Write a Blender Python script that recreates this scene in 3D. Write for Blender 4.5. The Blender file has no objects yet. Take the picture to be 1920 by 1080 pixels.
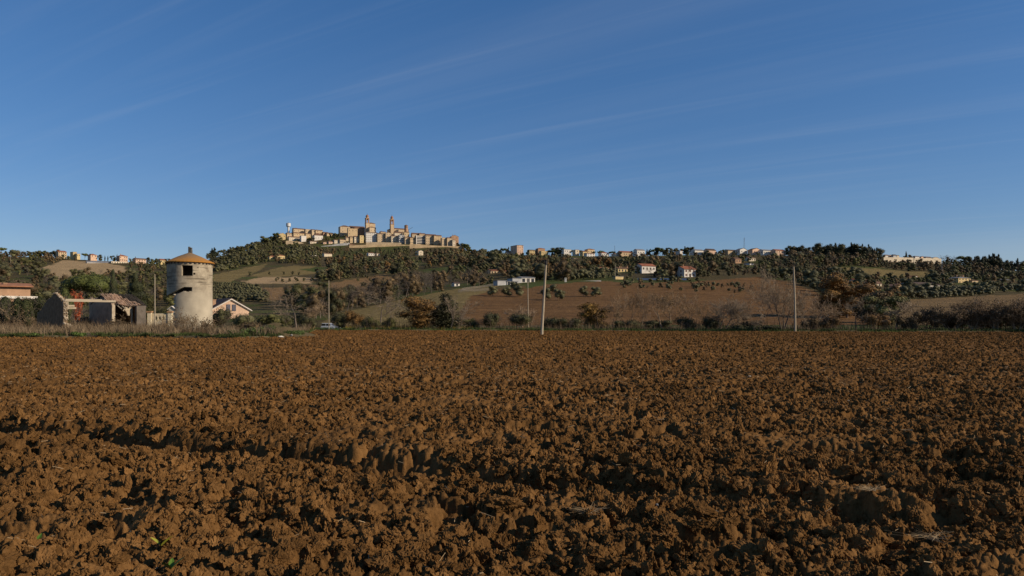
import bpy, bmesh, math, random
import numpy as np
from mathutils import Vector, Matrix

random.seed(7); RNG = np.random.default_rng(7)
S = bpy.context.scene
COL = S.collection
R = math.radians
# ------------------------------------------------------------------ camera
F = 1400.0; HOR = 600.0; EYE = 1.6          # focal length in photo pixels, horizon row, eye height
cam = bpy.data.cameras.new('camera'); camo = bpy.data.objects.new('camera', cam); COL.objects.link(camo)
camo.location = (0, 0, EYE); camo.rotation_euler = (R(90), 0, 0)
cam.sensor_width = 36; cam.lens = 36 * F / 1920; cam.shift_y = (HOR - 540) / 1920
cam.clip_start = 0.1; cam.clip_end = 20000
S.camera = camo
# ------------------------------------------------------------------ sky and sun
SUN_EL = 25.0
SUNH = (0.966, -0.259)                        # horizontal direction towards the sun
W = bpy.data.worlds.new('World'); S.world = W; W.use_nodes = True
nt = W.node_tree; N = nt.nodes; L = nt.links
for n in list(N): N.remove(n)
out = N.new('ShaderNodeOutputWorld'); bg = N.new('ShaderNodeBackground'); bg.inputs[1].default_value = 0.105
sky = N.new('ShaderNodeTexSky'); sky.sky_type = 'NISHITA'; sky.sun_disc = False
sky.sun_elevation = R(SUN_EL); sky.sun_rotation = math.atan2(SUNH[0], SUNH[1])
sky.altitude = 100; sky.air_density = 1.0; sky.dust_density = 0.1; sky.ozone_density = 3.2
# thin cirrus streaks: noise on a flat layer high above, drawn out along one wind direction
tc = N.new('ShaderNodeTexCoord'); sep = N.new('ShaderNodeSeparateXYZ'); L.new(tc.outputs['Generated'], sep.inputs[0])
def mth(op, a, b=None, clamp=False):
    m = N.new('ShaderNodeMath'); m.operation = op; m.use_clamp = clamp
    for i, v in enumerate((a, b)):
        if v is None: continue
        if isinstance(v, (int, float)): m.inputs[i].default_value = v
        else: L.new(v, m.inputs[i])
    return m.outputs[0]
zz = mth('MAXIMUM', mth('ADD', sep.outputs[2], 0.05), 0.02)
px_ = mth('DIVIDE', sep.outputs[0], zz); py_ = mth('DIVIDE', sep.outputs[1], zz)
cmb = N.new('ShaderNodeCombineXYZ'); L.new(px_, cmb.inputs[0]); L.new(py_, cmb.inputs[1])
def streaks(rot, sc, scale, detail, lo, hi, amt, dist=0.4, off=(0, 0, 0)):
    mp = N.new('ShaderNodeMapping'); mp.vector_type = 'TEXTURE'; mp.inputs['Rotation'].default_value = (0, 0, R(rot)); mp.inputs['Scale'].default_value = sc
    mp.inputs['Location'].default_value = off
    L.new(cmb.outputs[0], mp.inputs[0])
    nz = N.new('ShaderNodeTexNoise'); nz.inputs['Scale'].default_value = scale; nz.inputs['Detail'].default_value = detail
    nz.inputs['Distortion'].default_value = dist; nz.inputs['Roughness'].default_value = 0.55; L.new(mp.outputs[0], nz.inputs['Vector'])
    mr = N.new('ShaderNodeMapRange'); mr.interpolation_type = 'SMOOTHSTEP'
    mr.inputs[1].default_value = lo; mr.inputs[2].default_value = hi; mr.inputs[4].default_value = amt
    L.new(nz.outputs['Fac'], mr.inputs[0]); return mr.outputs[0]
c1 = streaks(144, (9, 0.8, 1), 1.5, 8, 0.46, 0.84, 0.17, 0.7, (1.5, 0.9, 0))
c2 = streaks(147, (12, 0.5, 1), 2.6, 9, 0.50, 0.85, 0.15, 0.8, (3, 5, 0))
c3 = streaks(150, (6, 2.0, 1), 0.40, 7, 0.45, 0.75, 0.30, 0.8, (7, 2, 0))
cl = mth('ADD', mth('ADD', c1, c2), c3, True)
hs = N.new('ShaderNodeHueSaturation'); hs.inputs['Saturation'].default_value = 1.30; hs.inputs['Value'].default_value = 1.0
gmn = N.new('ShaderNodeGamma'); gmn.inputs[1].default_value = 0.74; L.new(sky.outputs[0], gmn.inputs[0]); tnt = N.new('ShaderNodeMixRGB'); tnt.blend_type = 'MULTIPLY'; tnt.inputs[0].default_value = 1; tnt.inputs[2].default_value = (1.10, 1.14, 1.34, 1); L.new(gmn.outputs[0], tnt.inputs[1]); L.new(tnt.outputs[0], hs.inputs['Color'])
mx = N.new('ShaderNodeMixRGB'); mx.inputs[2].default_value = (4.9, 5.2, 5.7, 1)
L.new(mth('MULTIPLY', cl, 0.55), mx.inputs[0]); L.new(hs.outputs[0], mx.inputs[1]); L.new(mx.outputs[0], bg.inputs[0]); L.new(bg.outputs[0], out.inputs[0])
sl = bpy.data.lights.new('sun', 'SUN'); sl.energy = 5.0; sl.angle = R(0.5); sl.color = (1.0, 0.87, 0.70)
so = bpy.data.objects.new('sun', sl); COL.objects.link(so)
ce = math.cos(R(SUN_EL)); SUND = Vector((SUNH[0] * ce, SUNH[1] * ce, math.sin(R(SUN_EL))))
so.rotation_euler = (-SUND).to_track_quat('-Z', 'Y').to_euler(); so.location = SUND * 300
S.view_settings.view_transform = 'Standard'; S.view_settings.look = 'None'; S.view_settings.gamma = 1
S.view_settings.use_curve_mapping = False; S.view_settings.exposure = 0.0
# ================================================================== helpers
def link(o, parent=None):
    COL.objects.link(o)
    if parent is not None: o.parent = parent
    return o
def tag(o, label=None, cat=None, group=None, kind=None):
    if label: o['label'] = label
    if cat: o['category'] = cat
    if group: o['group'] = group
    if kind: o['kind'] = kind
    return o
def empty(name, loc=(0, 0, 0), rz=0):
    o = bpy.data.objects.new(name, None); o.empty_display_size = 0.2; o.location = loc; o.rotation_euler = (0, 0, rz); return link(o)
def mesh_np(name, V, Q=None, T=None, mats=(), mi=None, smooth=False):
    """mesh from a vertex array, a quad array and a triangle array"""
    me = bpy.data.meshes.new(name); V = np.asarray(V, np.float32).reshape(-1, 3)
    Q = np.zeros((0, 4), np.int32) if Q is None else np.asarray(Q, np.int32).reshape(-1, 4)
    T = np.zeros((0, 3), np.int32) if T is None else np.asarray(T, np.int32).reshape(-1, 3)
    me.vertices.add(len(V)); me.vertices.foreach_set('co', V.ravel())
    me.loops.add(Q.size + T.size); me.loops.foreach_set('vertex_index', np.concatenate([Q.ravel(), T.ravel()]))
    me.polygons.add(len(Q) + len(T))
    st = np.concatenate([np.arange(len(Q)) * 4, Q.size + np.arange(len(T)) * 3]).astype(np.int32)
    me.polygons.foreach_set('loop_start', st)
    for m in mats: me.materials.append(m)
    if mi is not None: me.polygons.foreach_set('material_index', np.asarray(mi, np.int32))
    if smooth: me.polygons.foreach_set('use_smooth', np.ones(len(Q) + len(T), bool))
    me.update(calc_edges=True); return me
class MB:
    """collects shapes for one mesh"""
    def __init__(s): s.V = []; s.F = []; s.M = []
    def add(s, vs, fs, m=0):
        b = len(s.V); s.V += [tuple(v) for v in vs]; s.F += [tuple(b + i for i in f) for f in fs]; s.M += [m] * len(fs); return s
    def box(s, x0, x1, y0, y1, z0, z1, m=0):
        return s.add([(x, y, z) for z in (z0, z1) for x, y in ((x0, y0), (x1, y0), (x1, y1), (x0, y1))],
                     [(0, 3, 2, 1), (4, 5, 6, 7), (0, 1, 5, 4), (1, 2, 6, 5), (2, 3, 7, 6), (3, 0, 4, 7)], m)
    def prism(s, poly, y0, y1, m=0):                     # polygon in xz swept along y
        n = len(poly); vs = [(x, y0, z) for x, z in poly] + [(x, y1, z) for x, z in poly]
        return s.add(vs, [tuple(range(n)), tuple(range(2 * n - 1, n - 1, -1))] + [(i, i + n, (i + 1) % n + n, (i + 1) % n) for i in range(n)], m)
    def lathe(s, prof, n=12, c=(0, 0), m=0, ph=0):       # profile (r, z) turned about the vertical
        vs = []; fs = []
        for r, z in prof:
            for k in range(n):
                a = ph + 2 * math.pi * k / n; vs.append((c[0] + r * math.cos(a), c[1] + r * math.sin(a), z))
        for i in range(len(prof) - 1):
            for k in range(n):
                k2 = (k + 1) % n; fs.append((i * n + k, i * n + k2, (i + 1) * n + k2, (i + 1) * n + k))
        fs.append(tuple(reversed(range(n)))); fs.append(tuple((len(prof) - 1) * n + k for k in range(n)))
        return s.add(vs, fs, m)
    def bar(s, p, q, r0, r1=None, n=6, m=0):
        r1 = r0 if r1 is None else r1
        p = Vector(p); q = Vector(q); d = (q - p).normalized(); a = d.orthogonal().normalized(); b = d.cross(a)
        vs = [p + (a * math.cos(t) + b * math.sin(t)) * r0 for t in [2 * math.pi * k / n for k in range(n)]] + \
             [q + (a * math.cos(t) + b * math.sin(t)) * r1 for t in [2 * math.pi * k / n for k in range(n)]]
        return s.add(vs, [(k, (k + 1) % n, (k + 1) % n + n, k + n) for k in range(n)] + [tuple(reversed(range(n))), tuple(range(n, 2 * n))], m)
    def beam(s, p, q, w, h, m=0):                        # square section
        p = Vector(p); q = Vector(q); d = (q - p).normalized(); up = Vector((0, 0, 1))
        if abs(d.z) > .95: up = Vector((0, 1, 0))
        a = d.cross(up).normalized() * w / 2; b = a.cross(d).normalized() * h / 2
        vs = [p - a - b, p + a - b, p + a + b, p - a + b, q - a - b, q + a - b, q + a + b, q - a + b]
        return s.add(vs, [(0, 3, 2, 1), (4, 5, 6, 7), (0, 1, 5, 4), (1, 2, 6, 5), (2, 3, 7, 6), (3, 0, 4, 7)], m)
    def mesh(s, name, mats):
        me = bpy.data.meshes.new(name); me.from_pydata(s.V, [], s.F)
        for m in (mats if isinstance(mats, (list, tuple)) else [mats]): me.materials.append(m)
        if any(s.M): me.polygons.foreach_set('material_index', s.M)
        bm = bmesh.new(); bm.from_mesh(me); bmesh.ops.recalc_face_normals(bm, faces=bm.faces); bm.to_mesh(me); bm.free()
        return me
    def build(s, name, mats, parent=None): return link(bpy.data.objects.new(name, s.mesh(name, mats)), parent)
# ---- noise in numpy
def h2(ix, iy, k=0):
    n = (ix.astype(np.int64) * 374761393 + iy.astype(np.int64) * 668265263 + k * 974711) & 0xffffffff
    n = ((n ^ (n >> 13)) * 1274126177) & 0xffffffff
    n = ((n ^ (n >> 16)) * 2246822519) & 0xffffffff
    return ((n ^ (n >> 15)) & 0xffffff).astype(np.float64) / 0xffffff
def vnoise(x, y, k=0):
    ix = np.floor(x); iy = np.floor(y); fx = x - ix; fy = y - iy
    fx = fx * fx * fx * (fx * (fx * 6 - 15) + 10); fy = fy * fy * fy * (fy * (fy * 6 - 15) + 10)
    a = h2(ix, iy, k); b = h2(ix + 1, iy, k); c = h2(ix, iy + 1, k); d = h2(ix + 1, iy + 1, k)
    return (a + (b - a) * fx) * (1 - fy) + (c + (d - c) * fx) * fy
def fbm(x, y, o=4, k=0):
    t = 0; a = .5
    for i in range(o): t = t + a * vnoise(x * 2 ** i + 17 * i, y * 2 ** i - 9 * i, k + i); a *= .5
    return t
def lumps(x, y, k=0, tilt=.8, gap=.35):
    """broken blocks: each cell a tilted, rounded lump of its own height"""
    ix = np.floor(x); iy = np.floor(y); best = np.full(x.shape, -9.0)
    for dx in (-1, 0, 1):
        for dy in (-1, 0, 1):
            cx = ix + dx; cy = iy + dy
            ox = x - (cx + .15 + .7 * h2(cx, cy, k)); oy = y - (cy + .15 + .7 * h2(cx, cy, k + 1))
            a = h2(cx, cy, k + 2) * 6.283; s = .6 + .8 * h2(cx, cy, k + 3)
            rx = (ox * np.cos(a) + oy * np.sin(a)) / s; ry = (-ox * np.sin(a) + oy * np.cos(a)) * (.8 + .5 * s)
            d = np.maximum(np.abs(rx) ** 1.3 + np.abs(ry) ** 1.3, 0) ** (1 / 1.3)
            hh = h2(cx, cy, k + 4)
            v = (.25 + .75 * hh) - gap * 4 * np.maximum(d - .33, 0) ** 1.2 + tilt * (rx * (h2(cx, cy, k + 5) - .5) + ry * (h2(cx, cy, k + 6) - .5))
            best = np.maximum(best, v)
    return best
# ---- materials
MATS = {}
def mat(name, col, var=.25, scale=3.0, rough=.9, bump=0, bscale=None, col2=None, island=0, objvar=0, spec=.2, metal=0, coord='Object', stretch=None, thr=(.35, .65)):
    if name in MATS: return MATS[name]
    m = bpy.data.materials.new(name); m.use_nodes = True; t = m.node_tree; n = t.nodes; l = t.links
    b = n['Principled BSDF']; b.inputs['Roughness'].default_value = rough; b.inputs['Specular IOR Level'].default_value = spec; b.inputs['Metallic'].default_value = metal
    c = n.new('ShaderNodeTexCoord'); src = c.outputs[coord]
    if stretch:
        mp = n.new('ShaderNodeMapping'); mp.inputs['Scale'].default_value = stretch; l.new(src, mp.inputs[0]); src = mp.outputs[0]
    nz = n.new('ShaderNodeTexNoise'); nz.inputs['Scale'].default_value = scale; nz.inputs['Detail'].default_value = 6; nz.inputs['Roughness'].default_value = .65; l.new(src, nz.inputs['Vector'])
    rp = n.new('ShaderNodeMapRange'); rp.inputs[1].default_value = thr[0]; rp.inputs[2].default_value = thr[1]; l.new(nz.outputs['Fac'], rp.inputs[0])
    mxx = n.new('ShaderNodeMixRGB'); l.new(rp.outputs[0], mxx.inputs[0])
    c2 = col2 or tuple(v * (1 + var) for v in col)
    mxx.inputs[1].default_value = (*(col if col2 else tuple(v * (1 - var) for v in col)), 1); mxx.inputs[2].default_value = (*c2, 1)
    o = mxx.outputs[0]
    def scale_by(sock, amt, o):
        r = n.new('ShaderNodeMapRange'); r.inputs[3].default_value = 1 - amt; r.inputs[4].default_value = 1 + amt; l.new(sock, r.inputs[0])
        v = n.new('ShaderNodeVectorMath'); v.operation = 'SCALE'; l.new(o, v.inputs[0]); l.new(r.outputs[0], v.inputs['Scale']); return v.outputs[0]
    if island: o = scale_by(n.new('ShaderNodeNewGeometry').outputs['Random Per Island'], island, o)
    if objvar: o = scale_by(n.new('ShaderNodeObjectInfo').outputs['Random'], objvar, o)
    l.new(o, b.inputs['Base Color'])
    if bump:
        n2 = n.new('ShaderNodeTexNoise'); n2.inputs['Scale'].default_value = bscale or scale * 4; n2.inputs['Detail'].default_value = 6; l.new(src, n2.inputs['Vector'])
        bp = n.new('ShaderNodeBump'); bp.inputs['Strength'].default_value = 1; bp.inputs['Distance'].default_value = bump; l.new(n2.outputs['Fac'], bp.inputs['Height']); l.new(bp.outputs[0], b.inputs['Normal'])
    MATS[name] = m; return m
def leafmat(name, col, col2, isl=.45, objv=.3):
    return mat(name, col, col2=col2, scale=.6, island=isl, objvar=objv, rough=.75, spec=.25)
# ================================================================== the lie of the land
# rows of (distance, photo row of the ground) for photo columns; distances from the usual size of what stands there
PROF = {
 -700: [(200, 604), (350, 590), (600, 560), (900, 525), (1150, 505)],
 0:    [(200, 606), (350, 578), (600, 538), (900, 502), (1150, 478)],
 120:  [(200, 606), (350, 580), (600, 540), (900, 503), (1100, 483)],
 220:  [(200, 606), (350, 582), (600, 543), (900, 505), (1050, 490)],
 310:  [(200, 605), (350, 582), (600, 545), (900, 508), (1050, 494)],
 400:  [(200, 604), (350, 578), (500, 556), (700, 528), (900, 508), (1100, 496), (1300, 480)],
 480:  [(200, 604), (350, 576), (500, 551), (700, 529), (900, 508), (1100, 493), (1300, 471), (1450, 457)],
 540:  [(200, 603), (350, 576), (500, 551), (700, 530), (900, 508), (1100, 491), (1300, 473), (1430, 462), (1480, 449), (1530, 440)],
 600:  [(200, 602), (350, 576), (500, 551), (700, 531), (900, 509), (1100, 490), (1300, 476), (1430, 465), (1490, 450), (1540, 438)],
 690:  [(200, 602), (350, 568), (500, 548), (700, 531), (900, 509), (1100, 490), (1300, 477), (1430, 467), (1490, 454), (1550, 437)],
 770:  [(200, 602), (320, 560), (500, 543), (700, 526), (900, 507), (1100, 490), (1300, 477), (1430, 467), (1490, 455), (1550, 440)],
 860:  [(200, 600), (320, 553), (420, 538), (600, 524), (800, 507), (1000, 492), (1250, 478), (1430, 466), (1530, 456)],
 960:  [(200, 600), (310, 558), (420, 532), (600, 515), (800, 498), (1000, 485), (1200, 476)],
 1100: [(200, 599), (310, 556), (420, 528), (600, 511), (800, 495), (1000, 484), (1100, 479)],
 1300: [(200, 599), (310, 561), (420, 529), (480, 519), (600, 508), (800, 491), (1000, 477)],
 1500: [(200, 600), (310, 568), (420, 540), (550, 520), (750, 497), (950, 478)],
 1700: [(200, 600), (300, 577), (420, 555), (550, 538), (700, 517), (900, 489)],
 1800: [(200, 600), (300, 577), (420, 555), (550, 537), (700, 519), (880, 494)],
 1920: [(200, 600), (300, 578), (420, 556), (550, 540), (700, 522), (830, 507)],
 2500: [(200, 602), (300, 584), (420, 568), (550, 555), (700, 545), (800, 540)],
}
LD = np.linspace(math.log(40), math.log(5000), 700); DG = np.exp(LD)
cols = sorted(PROF); TAB0 = []; SKYD = []
for c in cols:
    d = [40, 130] + [a for a, b in PROF[c]]; z = [0, 0] + [EYE + (HOR - b) / F * a for a, b in PROF[c]]
    SKYD.append(d[-1]); d += [d[-1] + 60, d[-1] + 500, 5000]; z += [z[-1] + 1, z[-1] * .45, z[-1] * .2]
    zi = np.interp(LD, np.log(d), z)
    k = np.exp(-np.linspace(-2, 2, 15) ** 2); k /= k.sum()
    TAB0.append(np.convolve(np.pad(zi, 7, 'edge'), k, 'valid'))
TAB0 = np.array(TAB0)
UG = np.linspace(-1.3, 1.3, 521); PXG = UG * F + 960
TAB = np.empty((len(UG), len(LD)))
for j in range(len(LD)): TAB[:, j] = np.interp(PXG, cols, TAB0[:, j])
k = np.exp(-np.linspace(-2, 2, 13) ** 2); k /= k.sum()
TAB = np.apply_along_axis(lambda a: np.convolve(np.pad(a, 6, 'edge'), k, 'valid'), 0, TAB)
def gz(X, Y):
    """height of the land at a place"""
    X = np.asarray(X, float); Y = np.asarray(Y, float); D = np.clip(Y, 41, 4900); u = np.clip(X / np.maximum(Y, 1), -1.29, 1.29)
    a = (u - UG[0]) / (UG[1] - UG[0]); b = (np.log(D) - LD[0]) / (LD[1] - LD[0])
    i = a.astype(int); j = b.astype(int); fa = a - i; fb = b - j
    z = (TAB[i, j] * (1 - fa) + TAB[i + 1, j] * fa) * (1 - fb) + (TAB[i, j + 1] * (1 - fa) + TAB[i + 1, j + 1] * fa) * fb
    z = z - .65 * np.exp(-((D - 142) / 9) ** 2) * np.clip((u + .32) / .04, 0, 1) * np.clip((-.12 - u) / .04, 0, 1)      # sunken lane
    amp = np.clip((D - 140) / 500, 0, 1)
    return z + amp * (2.2 * (fbm(X / 70, Y / 70, 3, 11) - .44) + .5 * (vnoise(X / 14, Y / 14, 23) - .5)) + .12 * (vnoise(X / 6, Y / 6, 3) - .3)
def skyd(px): return float(np.interp(px, cols, SKYD))
def hit(px, py):
    """where the sight line through a photo pixel meets the land"""
    u = (px - 960) / F; D = np.exp(np.linspace(math.log(62), math.log(skyd(px) + 40), 500))
    z = gz(u * D, D); row = HOR - (z - EYE) * F / D
    idx = np.argmax(row <= py) if (row <= py).any() else int(np.argmin(row))
    d = D[idx]; return Vector((u * d, d, float(z[idx])))
def at(px, D): u = (px - 960) / F; return Vector((u * D, D, float(gz(u * D, D))))
def zrow(py, D): return EYE + (HOR - py) / F * D
def edge_d(px): return np.interp(px, [-900, 0, 300, 430, 520, 560, 578, 592, 1000, 1500, 1920, 2600], [62, 68, 69, 66, 69, 74, 86, 116, 111, 103, 98, 93])
def inpoly(px, py, poly):
    c = np.zeros(np.shape(px), bool); n = len(poly)
    for i in range(n):
        x0, y0 = poly[i]; x1, y1 = poly[(i + 1) % n]
        if y0 == y1: continue
        c ^= ((y0 > py) != (y1 > py)) & (px < (x1 - x0) * (py - y0) / (y1 - y0) + x0)
    return c
# ---- land cover
BROWN = (.150, .080, .032); TAN = (.36, .245, .125); OLIVT = (.185, .135, .053); GRASS = (.065, .078, .022); SCRUB = (.088, .068, .031); ORANGET = (.21, .125, .054)
FIELDS = [
 ([(600, 606), (640, 586), (760, 561), (860, 541), (935, 535), (890, 560), (860, 606), (740, 616)], OLIVT),
 ([(850, 606), (880, 556), (935, 542), (985, 538), (1040, 532), (1130, 527), (1185, 531), (1300, 528), (1420, 519), (1490, 530), (1570, 565), (1640, 612), (1000, 616)], BROWN),
 ([(990, 533), (1040, 524), (1042, 531), (985, 541)], GRASS),
 ([(70, 506), (120, 488), (165, 490), (235, 499), (238, 513), (150, 516), (105, 531)], TAN),
 ([(395, 517), (470, 500), (502, 494), (490, 506), (430, 529), (396, 531)], OLIVT),
 ([(468, 517), (532, 499), (594, 498), (600, 513), (500, 521)], OLIVT),
 ([(452, 528), (500, 519), (594, 520), (582, 532), (470, 532)], TAN),
 ([(485, 541), (600, 533), (720, 515), (748, 528), (740, 548), (640, 562), (510, 564)], ORANGET),
 ([(560, 505), (610, 500), (640, 507), (600, 511)], GRASS),
 ([(1480, 502), (1620, 502), (1775, 514), (1720, 522), (1560, 513)], OLIVT),
 ([(1640, 594), (1700, 562), (1960, 549), (1990, 575), (1900, 600), (1700, 612)], (.17, .11, .05)),
 ([(780, 507), (860, 497), (900, 505), (820, 515)], GRASS),
]
def cover(X, Y, px, py):
    n = len(px); C = np.tile(np.array(SCRUB), (n, 1)); C *= (.7 + .6 * fbm(X / 30, Y / 30, 3, 5))[:, None]
    g = fbm(X / 45, Y / 45, 3, 77)[:, None]; C = np.where(g > .52, C * np.array([.8, 1.1, .75]), C)
    jx = px + 6 * (vnoise(X / 9, Y / 9, 61) - .5); jy = py + 2 * (vnoise(X / 9, Y / 9, 62) - .5)
    for poly, c in FIELDS:
        m = inpoly(jx, jy, poly) & (Y > 150); s = .85 + .3 * fbm(X[m] / 25, Y[m] / 8, 3, 9)
        C[m] = np.array(c) * s[:, None]
    near = Y < 150
    gr = np.where((fbm(X / 5, Y / 5, 3, 31) > .45)[:, None], np.array((.06, .085, .022)), np.array((.13, .10, .05)))
    C[near] = gr[near]; return C
def build_land():
    u = np.concatenate([np.linspace(-1.28, -.78, 30)[:-1], np.linspace(-.78, .78, 500), np.linspace(.78, 1.28, 30)[1:]])
    D = np.exp(np.linspace(math.log(60), math.log(2600), 330)); nu, nd = len(u), len(D)
    UU, DD = np.meshgrid(u, D); X = (UU * DD).ravel(); Y = DD.ravel(); Z = gz(X, Y)
    px = UU.ravel() * F + 960
    e = edge_d(px); rise = np.clip((Y - e) / .8 + .4, 0, 1)
    Z = Z + np.where(Y < 135, (rise - 1) * .8 + rise * .12, .0)
    py = HOR - (Z - EYE) * F / Y
    i, j = np.meshgrid(np.arange(nu - 1), np.arange(nd - 1)); a = (j * nu + i).ravel()
    me = mesh_np('hills', np.stack([X, Y, Z], 1), np.stack([a, a + 1, a + nu + 1, a + nu], 1), smooth=True)
    C = cover(X, Y, px, py); at_ = me.color_attributes.new('cover', 'FLOAT_COLOR', 'POINT')
    at_.data.foreach_set('color', np.concatenate([C, np.ones((len(C), 1))], 1).astype(np.float32).ravel())
    m = bpy.data.materials.new('land'); m.use_nodes = True; t = m.node_tree; n = t.nodes; l = t.links; b = n['Principled BSDF']
    b.inputs['Roughness'].default_value = 1; b.inputs['Specular IOR Level'].default_value = .05
    ca = n.new('ShaderNodeVertexColor'); ca.layer_name = 'cover'
    tcc = n.new('ShaderNodeTexCoord')
    nz = n.new('ShaderNodeTexNoise'); nz.inputs['Scale'].default_value = .5; nz.inputs['Detail'].default_value = 8; nz.inputs['Roughness'].default_value = .7; l.new(tcc.outputs['Object'], nz.inputs['Vector'])
    mr = n.new('ShaderNodeMapRange'); mr.inputs[1].default_value = .3; mr.inputs[2].default_value = .7; mr.inputs[3].default_value = .6; mr.inputs[4].default_value = 1.4; l.new(nz.outputs['Fac'], mr.inputs[0])
    v = n.new('ShaderNodeVectorMath'); v.operation = 'SCALE'; l.new(ca.outputs[0], v.inputs[0]); l.new(mr.outputs[0], v.inputs['Scale'])
    mp = n.new('ShaderNodeMapping'); mp.inputs['Rotation'].default_value = (0, 0, .12); mp.inputs['Scale'].default_value = (.03, .8, .3); l.new(tcc.outputs['Object'], mp.inputs[0])
    n2 = n.new('ShaderNodeTexNoise'); n2.inputs['Scale'].default_value = .6; n2.inputs['Detail'].default_value = 4; l.new(mp.outputs[0], n2.inputs['Vector'])
    m2 = n.new('ShaderNodeMapRange'); m2.inputs[1].default_value = .35; m2.inputs[2].default_value = .65; m2.inputs[3].default_value = .78; m2.inputs[4].default_value = 1.2; l.new(n2.outputs['Fac'], m2.inputs[0])
    v3 = n.new('ShaderNodeVectorMath'); v3.operation = 'SCALE'; l.new(v.outputs[0], v3.inputs[0]); l.new(m2.outputs[0], v3.inputs['Scale']); l.new(v3.outputs[0], b.inputs['Base Color'])
    bp = n.new('ShaderNodeBump'); bp.inputs['Distance'].default_value = .8; l.new(nz.outputs['Fac'], bp.inputs['Height']); l.new(bp.outputs[0], b.inputs['Normal'])
    me.materials.append(m); tag(link(bpy.data.objects.new('hills', me)), kind='structure')
build_land()
gm = mat('plain_ground', SCRUB, .3, .1, 1)
g = MB().add([(-9000, -9000, -1.2), (9000, -9000, -1.2), (9000, 9000, -1.2), (-9000, 9000, -1.2)], [(0, 1, 2, 3)]).build('ground', gm); tag(g, kind='structure')
# ------------------------------------------------------------------ the ploughed field
def furrow(X, Y):
    """long ploughing step crossing the near field, and its weaker companions"""
    s = (X * .423 + Y * .906) - 6.95 + .25 * (fbm(X * .5, Y * .5, 2, 51) - .4)        # metres across the step
    z = (-.43 * np.exp(-((s) / .33) ** 4) + .07 * np.exp(-((s - .75) / .35) ** 2)) * np.clip((2.6 - X) / 2.5, .35, 1)
    for s0, a in ((-2.1, .09), (3.4, .06), (5.6, .07), (9.5, .06), (14, .07), (21, .06), (30, .06), (41, .06)):
        z = z - a * np.exp(-((s - s0 + .4 * vnoise(X * .3, Y * .3, int(abs(s0) * 10))) / .3) ** 2)
    return z
def field_z(X, Y):
    wx = X + .10 * (fbm(X * 5, Y * 5, 3, 71) - .45); wy = Y + .10 * (fbm(X * 5 + 40, Y * 5, 3, 72) - .45)
    z = .10 * (fbm(X * .45, Y * .45, 3, 41) - .45) + furrow(X, Y)
    big = lumps(wx * 3.0, wy * 3.0, 100, .9, .45); mid = lumps(wx * 7.5 + 7, wy * 7.5, 200, .9, .5); sm = lumps(wx * 17, wy * 17 + 3, 300, .9, .5)
    patch = .45 + .9 * np.clip(fbm(X * .8, Y * .8, 3, 44) * 2 - .45, 0, 1)
    z = z + patch * (.045 * (np.maximum(big, -.9) - .25) + .048 * (np.maximum(mid, -.9) - .3)) + .036 * (np.maximum(sm, -.8) - .3)
    z = z - .13 * np.clip((fbm(X * 2.3 + 9, Y * 2.0, 4, 47) - .54) / .07, 0, 1)        # holes between the turned clods
    z = z + .040 * (fbm(X * 34, Y * 34, 3, 81) - .45)
    return z
def build_field():
    u = np.linspace(-.80, .80, 820); D = np.exp(np.linspace(math.log(3.3), math.log(121), 800)); nu, nd = len(u), len(D)
    UU, DD = np.meshgrid(u, D); X = (UU * DD).ravel(); Y = DD.ravel()
    px = UU.ravel() * F + 960; e = edge_d(px)
    Z = field_z(X, Y); Z = np.where(Y > e, -.7, Z - .15 * np.clip((Y - e + 1.5) / 1.5, 0, 1))
    i, j = np.meshgrid(np.arange(nu - 1), np.arange(nd - 1)); a = (j * nu + i).ravel()
    Q = np.stack([a, a + 1, a + nu + 1, a + nu], 1); Q = Q[(Y < e + 2)[Q].all(1)]
    me = mesh_np('ploughed_field', np.stack([X, Y, Z], 1), Q); me.materials.append(SOIL)
    tag(link(bpy.data.objects.new('ploughed_field', me)), kind='structure')
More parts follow.
